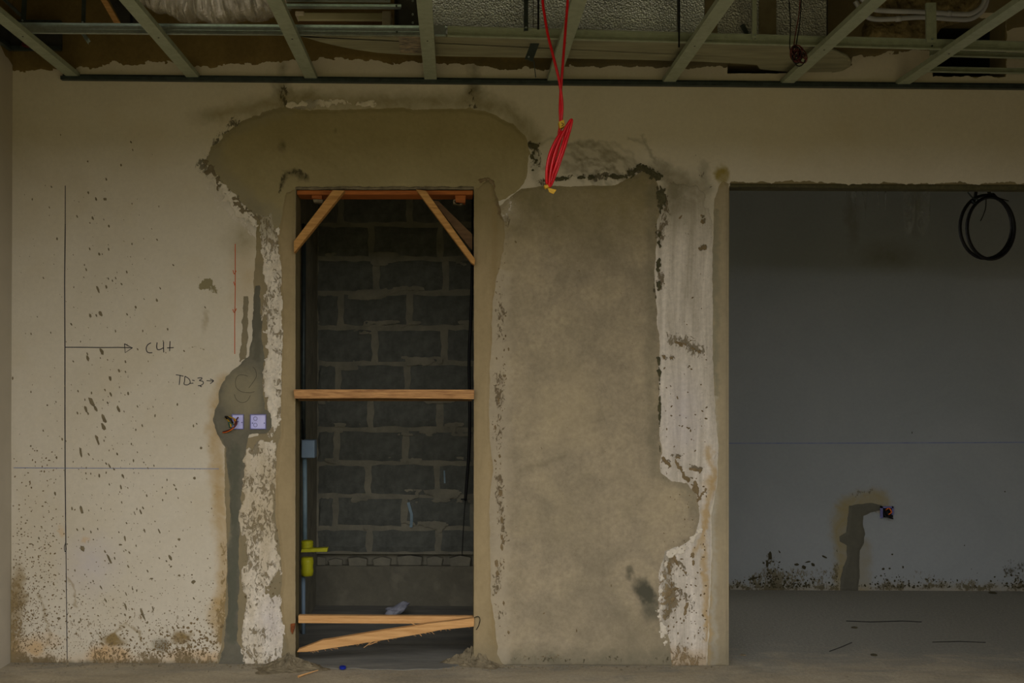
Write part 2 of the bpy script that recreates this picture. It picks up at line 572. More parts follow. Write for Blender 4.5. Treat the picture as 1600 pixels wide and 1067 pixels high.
def raster(name, field, box, step, thick, mat, parent, Y=D, stain=None, flake=None, feather=5.0, edge=0.0006, rough=0.0, seed=0, lift=0.0):
    """a thin layer on an upright surface: the cells of a fine grid where field(px, py) > 0, its rim drawn onto the zero line,
    raised by `thick` metres away from the rim"""
    x0, y0, x1, y1 = box
    nx, ny = int((x1 - x0) / step) + 1, int((y1 - y0) / step) + 1
    gx, gy = np.meshgrid(x0 + np.arange(nx) * step, y0 + np.arange(ny) * step)
    f = field(gx, gy)
    cell = (f[:-1, :-1] + f[1:, :-1] + f[:-1, 1:] + f[1:, 1:]) > 0
    cnt = np.zeros(f.shape, int)
    for a in (slice(0, -1), slice(1, None)):
        for b in (slice(0, -1), slice(1, None)):
            cnt[a, b] += cell
    used = cnt > 0
    rim = used & ((cnt < 4))
    rim[0, :] = rim[-1, :] = False
    rim[:, 0] = rim[:, -1] = False
    gyy, gxx = np.gradient(f, step)
    g2 = gxx ** 2 + gyy ** 2 + 1e-4
    mx = np.clip(-f * gxx / g2, -step * 0.8, step * 0.8)
    my = np.clip(-f * gyy / g2, -step * 0.8, step * 0.8)
    X = gx + np.where(rim, mx, 0)
    Yp = gy + np.where(rim, my, 0)
    t = lift + edge + thick * sstep(0, feather, np.where(rim, 0, f))
    if rough:
        t = t + rough * fbm(gx, gy, 14, seed + 5) * sstep(0, feather, np.where(rim, 0, f))
    idx = -np.ones(f.shape, int)
    sel = used.ravel()
    idx.ravel()[sel] = np.arange(sel.sum())
    u = (X.ravel()[sel] - VX) / F
    v = (VY - Yp.ravel()[sel]) / F
    wx = (u * cr - v * sr) * Y
    wz = H + (u * sr + v * cr) * Y
    co = np.stack([wx, Y - t.ravel()[sel], np.maximum(wz, 0.0)], 1)
    a, b, c, d = idx[:-1, :-1][cell], idx[:-1, 1:][cell], idx[1:, 1:][cell], idx[1:, :-1][cell]
    quads = np.stack([a, d, c, b], 1)
    me = bpy.data.meshes.new(name)
    me.vertices.add(len(co))
    me.vertices.foreach_set('co', co.astype(np.float32).ravel())
    me.loops.add(quads.size)
    me.loops.foreach_set('vertex_index', quads.astype(np.int32).ravel())
    me.polygons.add(len(quads))
    me.polygons.foreach_set('loop_start', (np.arange(len(quads)) * 4).astype(np.int32))
    me.polygons.foreach_set('use_smooth', np.ones(len(quads), bool))
    me.update(calc_edges=True)
    px, py = X.ravel()[sel], Yp.ravel()[sel]
    qx = px + 7 * fbm(px, py, 18, 501, 4) + 3 * fbm(px, py, 5, 502, 2)
    qy = py + 7 * fbm(px, py, 18, 503, 4) + 3 * fbm(px, py, 5, 504, 2)
    brk = np.clip(.86 + 1.0 * fbm(px, py, 26, 505, 3), .35, 1.1)
    for key, fn in (('stain', stain), ('flake', flake)):
        at = me.attributes.new(key, 'FLOAT_COLOR', 'POINT')
        rgba = np.zeros((len(co), 4), np.float32)
        if fn is not None:
            for col, al in fn(qx, qy):
                if key == 'flake':
                    al = al * brk
                al = np.clip(al, 0, 1)[:, None]
                old = rgba[:, 3:4]
                na = al + old * (1 - al)
                rgba[:, :3] = np.where(na > 1e-5, (np.array(col[:3]) * al + rgba[:, :3] * old * (1 - al)) / np.maximum(na, 1e-5), rgba[:, :3])
                rgba[:, 3:4] = na
        at.data.foreach_set('color', rgba.ravel())
    me.materials.append(mat)
    me.validate()
    o = bpy.data.objects.new(name, me)
    return link(o, parent)


def ribbon(name, strokes, width, mat, parent, Y=D, off=0.0012):
    """pen strokes: flat bands a hair in front of the surface they are drawn on"""
    vs, fs = [], []
    for st in strokes:
        w = width
        if isinstance(st, tuple):
            st, w = st
        pts = [Vector((a, b)) for a, b in st]
        n = len(pts)
        base = len(vs)
        for i, p in enumerate(pts):
            t = (pts[min(i + 1, n - 1)] - pts[max(i - 1, 0)])
            t = t.normalized() if t.length > 1e-6 else Vector((1, 0))
            nn = Vector((-t.y, t.x)) * (w / 2)
            vs += [P(*(p + nn), Y - off), P(*(p - nn), Y - off)]
        fs += [(base + 2 * i, base + 2 * i + 1, base + 2 * i + 3, base + 2 * i + 2) for i in range(n - 1)]
    mb = MB()
    mb.add(vs, fs)
    return mb.build(name, mat, parent)


def curve2(pts, n=6):
    return [(p.x, p.y) for p in smooth_path([Vector((a, b, 0)) for a, b in pts], n)]


def splats(name, items, mat, parent, Y=D, off=0.0015):
    """flat dried splashes (x, y, length, width, angle), each an uneven little disc standing proud of the wall"""
    vs, fs = [], []
    for (x, y, L, w, a) in items:
        n = 9 if L > 3 else 6
        c, s = math.cos(a), math.sin(a)
        base = len(vs)
        for k in range(n):
            t = 2 * math.pi * k / n
            r = random.uniform(0.75, 1.2)
            u, v = math.cos(t) * L / 2 * r, math.sin(t) * w / 2 * r
            vs.append(P(x + u * c - v * s, y + u * s + v * c, Y - off * 0.5))
        vs.append(P(x, y, Y - off - min(0.0022, 0.00025 * w)))
        fs += [(base + k, base + (k + 1) % n, base + n) for k in range(n)]
    mb = MB()
    mb.add(vs, fs)
    o = mb.build(name, mat, parent)
    o['kind'] = 'stuff'
    return o


# ================================================================== THE ROOM SHELL
ZS = 3.7
XR = 4.3
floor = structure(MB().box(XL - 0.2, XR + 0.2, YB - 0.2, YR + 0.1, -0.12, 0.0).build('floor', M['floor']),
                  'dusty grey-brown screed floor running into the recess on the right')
ceiling = structure(MB().box(XL - 0.2, XR + 0.2, YB - 0.2, YR + 0.1, ZS, ZS + 0.2).build('ceiling', M['slab']),
                    'bare concrete slab above the metal ceiling grid')
# front wall core: solid blocks round the openings
DX0, DX1 = P(461, 700, D).x, P(741, 700, D).x
DZ = P(600, 294, D).z
OX0 = P(1138.5, 600, D).x
OZ = P(1300, 287, D).z
HAx0, HAx1 = P(1458, 80, D).x, P(1571, 80, D).x       # rough hole above the grid
HAz0, HAz1 = P(1510, 120, D).z, P(1510, 28, D).z
HBx0, HBx1 = P(1137, 108, D).x, P(1232, 108, D).x     # small dark slot under the duct
HBz0, HBz1 = P(1180, 114.5, D).z, P(1180, 98, D).z
y0, y1 = D + 0.001, D + WT
b = MB()
b.box(XL - 0.2, DX0, y0, y1, 0, ZS)
b.box(DX0, DX1, y0, y1, DZ, ZS)
b.box(DX1, OX0, y0, y1, 0, HBz0)
b.box(DX1, HBx0, y0, y1, HBz0, ZS)
b.box(OX0, HAx0, y0, y1, OZ, HBz0)
b.box(HBx0, HBx1, y0, y1, HBz1, ZS)
b.box(HBx1, HAx0, y0, y1, HBz0, ZS)
b.box(HAx0, HAx1, y0, y1, OZ, HAz0)
b.box(HAx0, HAx1, y0, y1, HAz1, ZS)
b.box(HAx1, XR + 0.2, y0, y1, OZ, ZS)
wall_front = structure(b.build('wall_front', M['core']), 'patched cream wall with the rough door opening and the wide opening on its right')

def blackout(x0, x1, z0, z1, dep):  # dark boxes added behind the wall holes so they look black
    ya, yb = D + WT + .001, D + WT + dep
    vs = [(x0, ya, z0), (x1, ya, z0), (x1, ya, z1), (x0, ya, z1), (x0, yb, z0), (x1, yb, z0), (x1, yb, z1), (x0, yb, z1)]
    MB().add(vs, [(0, 1, 5, 4), (1, 2, 6, 5), (2, 3, 7, 6), (3, 0, 4, 7), (4, 5, 6, 7)]).build('blackout_box', M['darkboard'], wall_front)


blackout(HAx0 - .02, HAx1 + .02, HAz0 - .02, HAz1 + .02, .7)
blackout(HBx0 - .02, HBx1 + .02, HBz0 - .02, HBz1 + .02, .4)
wall_left = structure(MB().box(XL - 0.2, XL, YB - 0.2, D, 0, ZS).build('wall_left', M['plain']), 'cream side wall at the left edge')
wall_right = structure(MB().box(XR, XR + 0.2, YB - 0.2, YR, 0, ZS).build('wall_right', M['plain']), 'plain side wall beyond the right edge')
b = MB()
b.box(XL, OPX0, YB - 0.2, YB, 0, ZS)
b.box(OPX1, XR, YB - 0.2, YB, 0, ZS)
b.box(OPX0, OPX1, YB - 0.2, YB, OPZ1, ZS)
wall_back = structure(b.build('wall_back', M['plain']), 'wall behind the viewer with the open front to daylight')
ground = structure(MB().box(-40, 40, -60, YB - 0.2, -0.3, -0.15).build('ground_outside', M['earth']), 'olive earth outside the open front of the room')

sky_blocker = structure(MB().box(-40, 40, -13, -12, -0.15, 3.6).build('sky_blocker_outside', mat_simple('olive_sky_blocker', lin(104, 100, 62), lin(74, 74, 46), 1.0, scale=1.5, spec=0.0)), 'unseen olive wall added behind the viewer to block the low sky')  # unseen wall, added to cut off the low sky and darken upper surfaces

# closet behind the door opening
CX0 = P(495, 700, YC).x
CX1 = DX1 + 0.10
wall_closet_left = structure(MB().box(CX0 - 0.15, CX0, y1, YC + 0.1, 0, ZS).build('wall_closet_left', M['mortar']), 'dark rendered left side of the closet behind the door opening')
wall_closet_right = structure(MB().box(CX1, CX1 + 0.12, y1, YC + 0.1, 0, ZS).build('wall_closet_right', M['core']), 'partition between the closet and the recess')
wall_recess = structure(MB().box(CX1 + 0.12, XR + 0.2, YR + 0.0015, YR + 0.15, 0, ZS).build('wall_recess', M['plain']), 'cool white back wall of the recess on the right')
fe = [PZ(x, y, .003) for x, y in ((474, 1030), (482, 1036), (492, 1041), (510, 1042.5), (530, 1044), (556, 1043), (580, 1045.5), (606, 1045), (630, 1046.5), (655, 1044.5), (680, 1045), (702, 1043), (715, 1039), (724, 1033), (732, 1029))]
loop_ = [Vector((CX0, y1, .003)), Vector((DX0 + .002, y1, .003)), Vector((DX0 + .002, D + .02, .003))] + fe + [Vector((DX1 - .002, D + .02, .003)), Vector((DX1 - .002, y1, .003)), Vector((CX1, y1, .003)), Vector((CX1, YC, .003)), Vector((CX0, YC, .003))]
floor_closet = structure(MB().prism(loop_, [v - Vector((0, 0, .004)) for v in loop_]).build('floor_closet', M['closet_floor']), 'dark damp concrete floor inside the closet')
closet_lid = structure(MB().box(CX0 - 0.1, CX1 + 0.1, y1, YC, 2.75, 2.85).build('ceiling_closet', M['slab']), 'dark slab over the closet')

# ================================================================== FRONT WALL LAYERS
C_GREY = lin(118, 112, 92)
C_DARK = lin(72, 66, 46)
C_BROWN = lin(140, 120, 80)
C_TAN = lin(176, 150, 104)
C_ORANGE = lin(198, 168, 126)
C_WHITE = lin(222, 213, 196)
C_OLIVE = lin(122, 112, 72)
C_LILAC = lin(190, 184, 190)


def hole_field(x, y):
    """distance to the nearest opening's rim, negative inside an opening"""
    d = np.full(x.shape, 1e6)
    for (a0, b0, a1, b1), amp in (((461.5, 295, 740.5, 1200), 0.5), ((1138.5, 291.5, 4000, 1200), 0), ((1457, 27, 1572, 120.5), 4.0), ((1136, 97, 1233, 115), 1.5)):
        q = np.maximum(np.maximum(a0 - x, x - a1), np.maximum(b0 - y, y - b1))
        if amp:
            q = q + amp * fbm(x, y, 12, 3)
        d = np.minimum(d, q)
    # the broken plaster edge above the wide opening
    jag = 284.6 + 0.006 * (x - 1140) + 5.0 * fbm(x, y * 0, 26, 41, 5) + 2.5 * fbm(x, y * 0, 6, 42, 3)
    d = np.minimum(d, np.where(x > 1139.5, jag - y, 1e6))
    return d


def paint_field(x, y):
    return hole_field(x, y)


def paint_stain(x, y):
    n = fbm(x, y, 60, 9)
    L = []
    # grey trowel scuffs over the blocked-up doorway
    rs_ = random.Random(77)
    L.append((C_GREY, .30 * sstep(0, .7, blob(x, y, 930, 252, 110, 34, .12))))
    for k in range(20):
        sx_, sy_ = rs_.uniform(838, 960), rs_.uniform(222, 270)
        ln = rs_.uniform(30, 90)
        pts = [(sx_ + ln * t_, sy_ - 9 * math.sin(t_ * 3.0 + rs_.uniform(-.2, .2)) + 26 * t_ * t_) for t_ in (0, .25, .5, .75, 1)]
        L.append((C_GREY, rs_.uniform(.25, .5) * sstep(rs_.uniform(3, 7), 0, dist_line(x, y, pts))))
    for pts, w, a in (([(985, 214), (1008, 224), (1022, 244), (1038, 262)], 6, .4), ([(1004, 212), (1018, 236), (1028, 258)], 4, .4), ([(1020, 262), (1060, 276), (1090, 300)], 20, .5),
                      ([(1040, 270), (1058, 310), (1050, 360)], 18, .5), ([(1100, 262), (1106, 300)], 14, .4), ([(835, 240), (840, 290)], 10, .4)):
        L.append((C_GREY, a * sstep(w, 0, dist_line(x, y, pts))))
    # damp smudges by the ceiling and round the patch above the door
    L.append((lin(150, 134, 74), .9 * sstep(0, .6, blob(x, y, 1128, 272, 13, 22))))
    L.append((C_GREY, .45 * sstep(0, .7, blob(x, y, 1072, 310, 56, 60))))
    L.append((C_OLIVE, .75 * blob(x, y, 430, 160, 95, 22, -.12)))
    L.append((C_OLIVE, .7 * blob(x, y, 350, 178, 70, 20, -.1)))
    L.append((C_GREY, .9 * blob(x, y, 438, 140, 20, 30)))
    L.append((C_GREY, .9 * blob(x, y, 740, 140, 20, 30)))
    L.append((C_GREY, .7 * blob(x, y, 740, 105, 16, 20)))
    L.append((C_GREY, .6 * blob(x, y, 440, 104, 14, 20)))
    L.append((C_OLIVE, .6 * sstep(26, 0, dist_line(x, y, [(440, 158), (560, 160), (740, 158), (790, 172), (835, 215)]))))
    L.append((C_TAN, .45 * blob(x, y, 385, 430, 36, 90)))
    L.append((C_OLIVE, .45 * blob(x, y, 380, 375, 40, 34)))
    L.append((C_BROWN, .5 * blob(x, y, 320, 500, 5, 22)))
    # brown halo of the wall-box patch and chase
    halo = dist_line(x, y, [(352, 600), (338, 640), (336, 690), (342, 760), (346, 800), (352, 860), (350, 930), (346, 1000)])
    L.append((C_TAN, .75 * sstep(22, 2, halo)))
    # lower left corner and foot of the wall
    L.append((C_BROWN, .75 * sstep(34, 0, x - 14) * sstep(860, 940, y)))
    L.append((C_LILAC, .5 * blob(x, y, 140, 880, 60, 60)))
    for cx, cy, rx, ry, cc, a in ((57, 1015, 18, 14, C_ORANGE, .9), (170, 1022, 44, 20, C_ORANGE, .8), (285, 996, 22, 16, C_BROWN, 1), (40, 1010, 40, 20, C_ORANGE, .5),
                                  (178, 1000, 26, 12, C_BROWN, .9), (252, 1008, 20, 14, C_GREY, .8), (97, 830, 8, 12, C_ORANGE, .6), (134, 845, 8, 7, C_ORANGE, .6),
                                  (340, 960, 20, 40, C_TAN, .6), (30, 925, 16, 60, C_BROWN, .6), (70, 1000, 40, 16, C_ORANGE, .4), (310, 1025, 60, 14, C_ORANGE, .5)):
        L.append((cc, a * sstep(0, .6, blob(x, y, cx, cy, rx, ry))))
    L.append((C_ORANGE, .4 * sstep(1010, 1034, y) * (x < 450)))
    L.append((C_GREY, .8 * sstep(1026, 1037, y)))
    for pts in ([(58, 928), (68, 950), (74, 985), (77, 1005)], [(104, 898), (112, 910), (116, 925), (117, 950)], [(175, 996), (185, 980), (203, 974), (214, 985), (221, 1003)]):
        L.append((C_BROWN, .55 * sstep(3.5, 0, dist_line(x, y, pts))))
    # smooth fall-out of colour across old paint
    L.append((lin(196, 182, 150), .35 * np.clip(n, 0, 1)))
    return L


def paint_flake(x, y):
    L = []
    # crumbling band round the patch above the door
    rim = dist_line(x, y, [(322, 255), (335, 276), (358, 305), (380, 330), (404, 350), (430, 372)])
    L.append((C_GREY, .62 * sstep(30, 4, rim)))
    L.append((C_WHITE, .60 * sstep(16, 3, np.abs(rim - 14)) * (y > 285)))
    L.append((C_DARK, .66 * sstep(16, 0, dist_line(x, y, [(322, 252), (345, 214), (372, 190)]))))
    L.append((C_WHITE, .95 * sstep(8, 1, dist_line(x, y, [(452, 166), (475, 166), (500, 163), (520, 161), (584, 163)]))))
    L.append((C_DARK, .62 * sstep(16, 1, dist_line(x, y, [(441, 142), (444, 168), (490, 164)]))))
    L.append((C_DARK, .62 * sstep(16, 1, dist_line(x, y, [(738, 148), (742, 164), (730, 160)]))))
    L.append((C_DARK, .62 * sstep(20, 1, dist_line(x, y, [(826, 226), (838, 230), (836, 262)]))))
    # broken line above the blocked-up doorway
    L.append((C_DARK, .74 * sstep(12, 1, dist_line(x, y, [(845, 284), (885, 278), (925, 276), (965, 278), (995, 264), (1020, 264), (1034, 285)]))))
    L.append((C_DARK, .7 * sstep(9, 1, dist_line(x, y, [(1113, 237), (1122, 242), (1118, 248)]))))
    L.append((C_DARK, .45 * sstep(26, 2, dist_line(x, y, [(1090, 245), (1100, 270), (1112, 290)]))))
    # olive bruise left of the red line
    L.append((C_OLIVE, 1.0 * sstep(0, .5, blob(x, y, 322, 444, 17, 9, -.25))))
    L.append((C_OLIVE, .62 * sstep(0, .8, blob(x, y, 328, 452, 34, 16, .2))))
    L.append((C_OLIVE, .85 * sstep(4, 0, dist_line(x, y, [(296, 542), (318, 549)]))))
    # dirt spots thickening towards the floor
    g = sstep(780, 1040, y) * (x < 460)
    L.append((lin(128, 108, 74), .44 * g))
    L.append((C_BROWN, .52 * sstep(46, 0, x - 14) * sstep(780, 1000, y)))
    L.append((lin(110, 96, 68), .60 * sstep(1008, 1036, y) * (x < 450)))
    # ragged foot and left of the chase
    L.append((C_BROWN, .72 * sstep(14, 0, dist_line(x, y, [(350, 850), (355, 900), (352, 960), (344, 1010)]))))
    # under the wide opening's head
    return L


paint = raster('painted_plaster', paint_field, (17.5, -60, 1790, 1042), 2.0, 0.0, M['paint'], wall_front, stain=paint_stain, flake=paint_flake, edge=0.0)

# bare cement above the grid
TOP = [(10, -70), (10, 112), (22, 111), (60, 109), (95, 106), (150, 105), (172, 103), (174, 94), (186, 100), (208, 103), (226, 101), (232, 96), (246, 98), (268, 97),
       (292, 103), (330, 105), (365, 101), (400, 99), (428, 95), (456, 94), (482, 98), (500, 89), (520, 92), (555, 92), (590, 95), (612, 100), (650, 98), (680, 97),
       (700, 102), (724, 98), (752, 104), (780, 109), (800, 105), (850, 109), (875, 106), (905, 105), (960, 104), (1000, 106), (1040, 104), (1076, 109), (1105, 105),
       (1136, 103), (1240, 100), (1330, 102), (1334, 90), (1345, 84), (1358, 90), (1372, 86), (1392, 80), (1404, 83), (1432, 77), (1458, 79), (1458, 20), (1572, 20),
       (1572, 50), (1583, 44), (1600, 42), (1800, 40), (1800, -70)]
top_cement = raster('cement_band', lambda x, y: np.minimum(sdf_poly(x, y, TOP) + (3.5 * fbm(x, y, 16, 77, 5) + 5.0 * fbm(x * .7, y * 1.6, 8, 78, 4)) * (y > 60), hole_field(x, y)), (17.5, -60, 1790, 118), 1.5, 0.003,
                    M['brown'], wall_front, stain=lambda x, y: [(C_DARK, .55 * sstep(560, 760, x) * sstep(85, 98, y)), (C_GREY, .5 * sstep(800, 1100, x))])
rough_beam = raster('rough_cement_patch', lambda x, y: sdf_poly(x, y, [(1342, -40), (1350, 28), (1346, 66), (1400, 70), (1455, 66), (1470, 46), (1500, 34), (1530, 10), (1540, -40)]) + 4 * fbm(x, y, 16, 31, 5),
                    (1320, -55, 1560, 90), 1.5, 0.05, M['ochre'], wall_front, feather=10, rough=0.02, lift=0.004)

# fresh render above the door
OVER = [(321, 256), (332, 232), (350, 208), (384, 186), (438, 167), (500, 172), (560, 171), (640, 170), (735, 168), (768, 176), (802, 192), (822, 216), (829, 240), (824, 262),
        (818, 284), (806, 300), (792, 312), (770, 316), (752, 330), (742, 330), (742, 296), (461, 296), (461, 330), (448, 345), (432, 366), (424, 354), (400, 338), (376, 318), (352, 296), (336, 276)]


def over_f(x, y):
    return np.minimum(sdf_poly(x, y, OVER) + 5.0 * fbm(x, y, 24, 5, 5) + 3.5 * fbm(x, y, 7, 6, 3) * (x < 470), hole_field(x, y))


over = raster('render_patch', over_f, (300, 150, 850, 380), 1.5, 0.004, M['olive'], wall_front, feather=8, edge=0.001, rough=.0015,
              stain=lambda x, y: [(lin(142, 134, 108), .75 * sstep(34, 8, dist_line(x, y, [(326, 252), (352, 290), (396, 330), (425, 345)]))), (lin(142, 134, 108), .6 * sstep(22, 4, dist_line(x, y, [(330, 240), (345, 215), (400, 185), (445, 170)]))),
                                  (C_DARK, .6 * blob(x, y, 441, 226, 8, 12)), (C_DARK, .5 * blob(x, y, 522, 203, 6, 5)),
                                  (C_DARK, .6 * sstep(9, 0, dist_line(x, y, [(440, 290), (445, 272), (462, 268), (478, 280)]))), (C_GREY, .5 * blob(x, y, 392, 330, 26, 24))],
              flake=lambda x, y: [(C_DARK, .60 * sstep(9, 0, dist_line(x, y, [(436, 300), (443, 272), (466, 266), (478, 280)]))), (C_GREY, .55 * sstep(14, 0, dist_line(x, y, [(340, 280), (380, 322), (426, 350)])))])

# jamb strips beside the door
LJ = [(461, 296), (446, 300), (440, 320), (437, 345), (434, 372), (437, 420), (439, 500), (437, 600), (439, 680), (433, 702), (429, 760), (431, 806), (437, 850), (441, 900), (437, 940), (444, 985), (447, 1012), (444, 1042), (470, 1042), (470, 296)]
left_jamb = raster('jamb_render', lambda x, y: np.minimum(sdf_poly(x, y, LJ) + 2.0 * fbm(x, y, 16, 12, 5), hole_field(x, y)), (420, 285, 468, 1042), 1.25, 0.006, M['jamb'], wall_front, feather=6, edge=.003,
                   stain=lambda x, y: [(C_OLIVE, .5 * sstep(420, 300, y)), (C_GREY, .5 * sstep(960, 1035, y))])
RJ = [(738, 300), (752, 284), (764, 278), (774, 288), (780, 320), (790, 345), (793, 372), (785, 410), (778, 440), (772, 480), (770, 540), (766, 600), (765, 660), (769, 700), (774, 735), (768, 770), (766, 820), (768, 880), (771, 940), (776, 985), (780, 1020), (790, 1042), (738, 1042)]
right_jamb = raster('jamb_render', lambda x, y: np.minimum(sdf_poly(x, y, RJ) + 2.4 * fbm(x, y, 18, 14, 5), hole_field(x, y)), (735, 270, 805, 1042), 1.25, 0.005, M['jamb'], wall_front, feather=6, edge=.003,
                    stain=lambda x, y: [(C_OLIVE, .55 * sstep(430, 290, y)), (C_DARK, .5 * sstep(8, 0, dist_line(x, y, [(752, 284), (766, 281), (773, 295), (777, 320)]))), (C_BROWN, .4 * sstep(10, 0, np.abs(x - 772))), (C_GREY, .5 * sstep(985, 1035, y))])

# blocked-up doorway: big trowelled panel
PAN = [(762, 340), (790, 312), (815, 294), (860, 291), (920, 292), (960, 288), (985, 276), (1005, 268), (1022, 278), (1029, 300), (1027, 360), (1024, 420), (1025, 470), (1029, 520), (1030, 580), (1031, 640), (1033, 690),
       (1034, 738), (1050, 750), (1074, 754), (1089, 772), (1093, 805), (1086, 838), (1064, 852), (1040, 862), (1031, 885), (1029, 940), (1031, 980), (1042, 990), (1048, 1010), (1050, 1042), (760, 1042)]


def pan_f(x, y):
    return np.minimum(sdf_poly(x, y, PAN) + 4.0 * fbm(x, y, 22, 23, 5), hole_field(x, y))


def pan_stain(x, y):
    n1, n2 = fbm(x, y, 130, 51, 4), fbm(x + 30 * fbm(x, y, 40, 8), y, 40, 52, 4)
    L = [(lin(128, 119, 96), .34 * np.clip(n1 * 1.6 + .1, 0, 1)), (lin(118, 111, 92), .34 * np.clip(n2 * 1.6, 0, 1)), (lin(184, 168, 132), .28 * np.clip(-n1 * 1.5, 0, 1))]
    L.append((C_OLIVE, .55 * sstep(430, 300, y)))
    L.append((C_GREY, .5 * sstep(16, 0, dist_line(x, y, [(1018, 300), (1017, 600), (1022, 740), (1075, 762), (1083, 800)]))))
    L.append((lin(84, 82, 68), 1.0 * sstep(0, .7, blob(x, y, 1008, 925, 34, 20, .95))))
    L.append((lin(92, 88, 72), .9 * sstep(0, .8, blob(x, y, 984, 895, 10, 16, .2))))
    L.append((lin(100, 96, 80), .8 * sstep(0, .8, blob(x, y, 1020, 955, 26, 26, .4))))
    L.append((lin(120, 112, 90), .6 * blob(x, y, 990, 990, 60, 50)))
    L.append((lin(120, 112, 90), .5 * sstep(10, 0, dist_line(x, y, [(812, 735), (880, 715)]))))
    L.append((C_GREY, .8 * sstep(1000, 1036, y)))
    L.append((lin(196, 184, 160), .5 * blob(x, y, 795, 330, 24, 26)))
    L.append((lin(176, 164, 140), .6 * sstep(26, 6, np.abs(x - 780)) * (y > 420)))
    return L


def pan_flake(x, y):
    L = [(C_DARK, .74 * sstep(9, 0, dist_line(x, y, [(1030, 275), (1032, 300), (1028, 340), (1030, 380), (1026, 425), (1027, 470), (1031, 560), (1033, 650)])) * (.6 + .4 * (y < 470)))]
    L.append((lin(96, 82, 58), .54 * sstep(18, 2, dist_line(x, y, [(790, 345), (782, 420), (784, 520), (780, 640), (782, 720), (780, 770), (786, 830), (778, 880), (776, 930), (786, 960)]))))
    L.append((C_WHITE, .52 * sstep(14, 2, dist_line(x, y, [(775, 350), (800, 320), (790, 300)]))))
    L.append((C_DARK, .5 * sstep(12, 0, np.abs(y - 1030)) * (x > 780)))
    return L


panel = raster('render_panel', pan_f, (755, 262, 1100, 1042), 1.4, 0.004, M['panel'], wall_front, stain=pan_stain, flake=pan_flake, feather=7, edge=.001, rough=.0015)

# scraped white strip and the pier's smooth edge
STR = [(1022, 262), (1060, 270), (1090, 268), (1114, 275), (1113, 400), (1114, 560), (1116, 640), (1122, 700), (1119, 760), (1110, 800), (1112, 860), (1108, 930), (1106, 1000), (1104, 1042), (1036, 1042), (1026, 1000), (1024, 880), (1024, 300)]


def strip_stain(x, y):
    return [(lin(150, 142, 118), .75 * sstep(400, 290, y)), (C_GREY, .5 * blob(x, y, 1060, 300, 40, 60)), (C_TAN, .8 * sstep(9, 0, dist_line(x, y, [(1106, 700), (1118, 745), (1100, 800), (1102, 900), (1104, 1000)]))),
            (C_LILAC, .4 * blob(x, y, 1066, 650, 40, 90)), (C_TAN, .9 * blob(x, y, 1112, 755, 16, 20)), (C_TAN, .7 * sstep(7, 0, dist_line(x, y, [(1106, 800), (1098, 840), (1085, 862)]))),
            (C_ORANGE, .6 * sstep(1000, 1034, y)), (C_GREY, .4 * sstep(1006, 1036, y)), (C_GREY, .45 * sstep(8, 0, np.abs(x - 1040)) * (y > 860))]


def strip_flake(x, y):
    L = [(C_DARK, .62 * sstep(12, 0, dist_line(x, y, [(1032, 290), (1040, 330), (1030, 380), (1034, 450)]))), (C_DARK, .66 * sstep(9, 0, dist_line(x, y, [(1034, 555), (1050, 558)]))),
         (C_DARK, .9 * sstep(6, 0, dist_line(x, y, [(1050, 713), (1062, 716)]))), (C_DARK, .8 * sstep(5, 0, dist_line(x, y, [(1036, 716), (1046, 728)]))),
         (C_DARK, .8 * sstep(5, 0, dist_line(x, y, [(1056, 722), (1068, 742), (1076, 752)]))), (C_DARK, .95 * sstep(8, 0, dist_line(x, y, [(1078, 732), (1092, 734)]))),
         (C_DARK, .8 * sstep(8, 0, dist_line(x, y, [(1086, 756), (1092, 775), (1104, 764)]))),
         (C_GREY, .60 * sstep(22, 4, dist_line(x, y, [(1052, 530), (1066, 538), (1090, 548)]))), (C_DARK, .60 * sstep(8, 0, dist_line(x, y, [(1062, 532), (1078, 540), (1100, 552)]))),
         (C_DARK, .85 * sstep(5, 0, dist_line(x, y, [(1097, 335), (1098, 346)]))), (C_DARK, .7 * sstep(6, 0, dist_line(x, y, [(1094, 390), (1102, 388)]))),
         (C_BROWN, .55 * sstep(30, 6, dist_line(x, y, [(1040, 870), (1036, 960)]))), (C_DARK, .60 * sstep(10, 0, dist_line(x, y, [(1046, 870), (1050, 920), (1042, 960), (1056, 920), (1075, 935), (1082, 945), (1074, 960)]))),
         (C_DARK, .72 * sstep(6, 0, dist_line(x, y, [(1050, 866), (1066, 888), (1076, 900)]))), (lin(128, 108, 74), .50 * sstep(960, 1036, y)), (lin(128, 108, 74), .26 * np.ones(x.shape))]
    return L


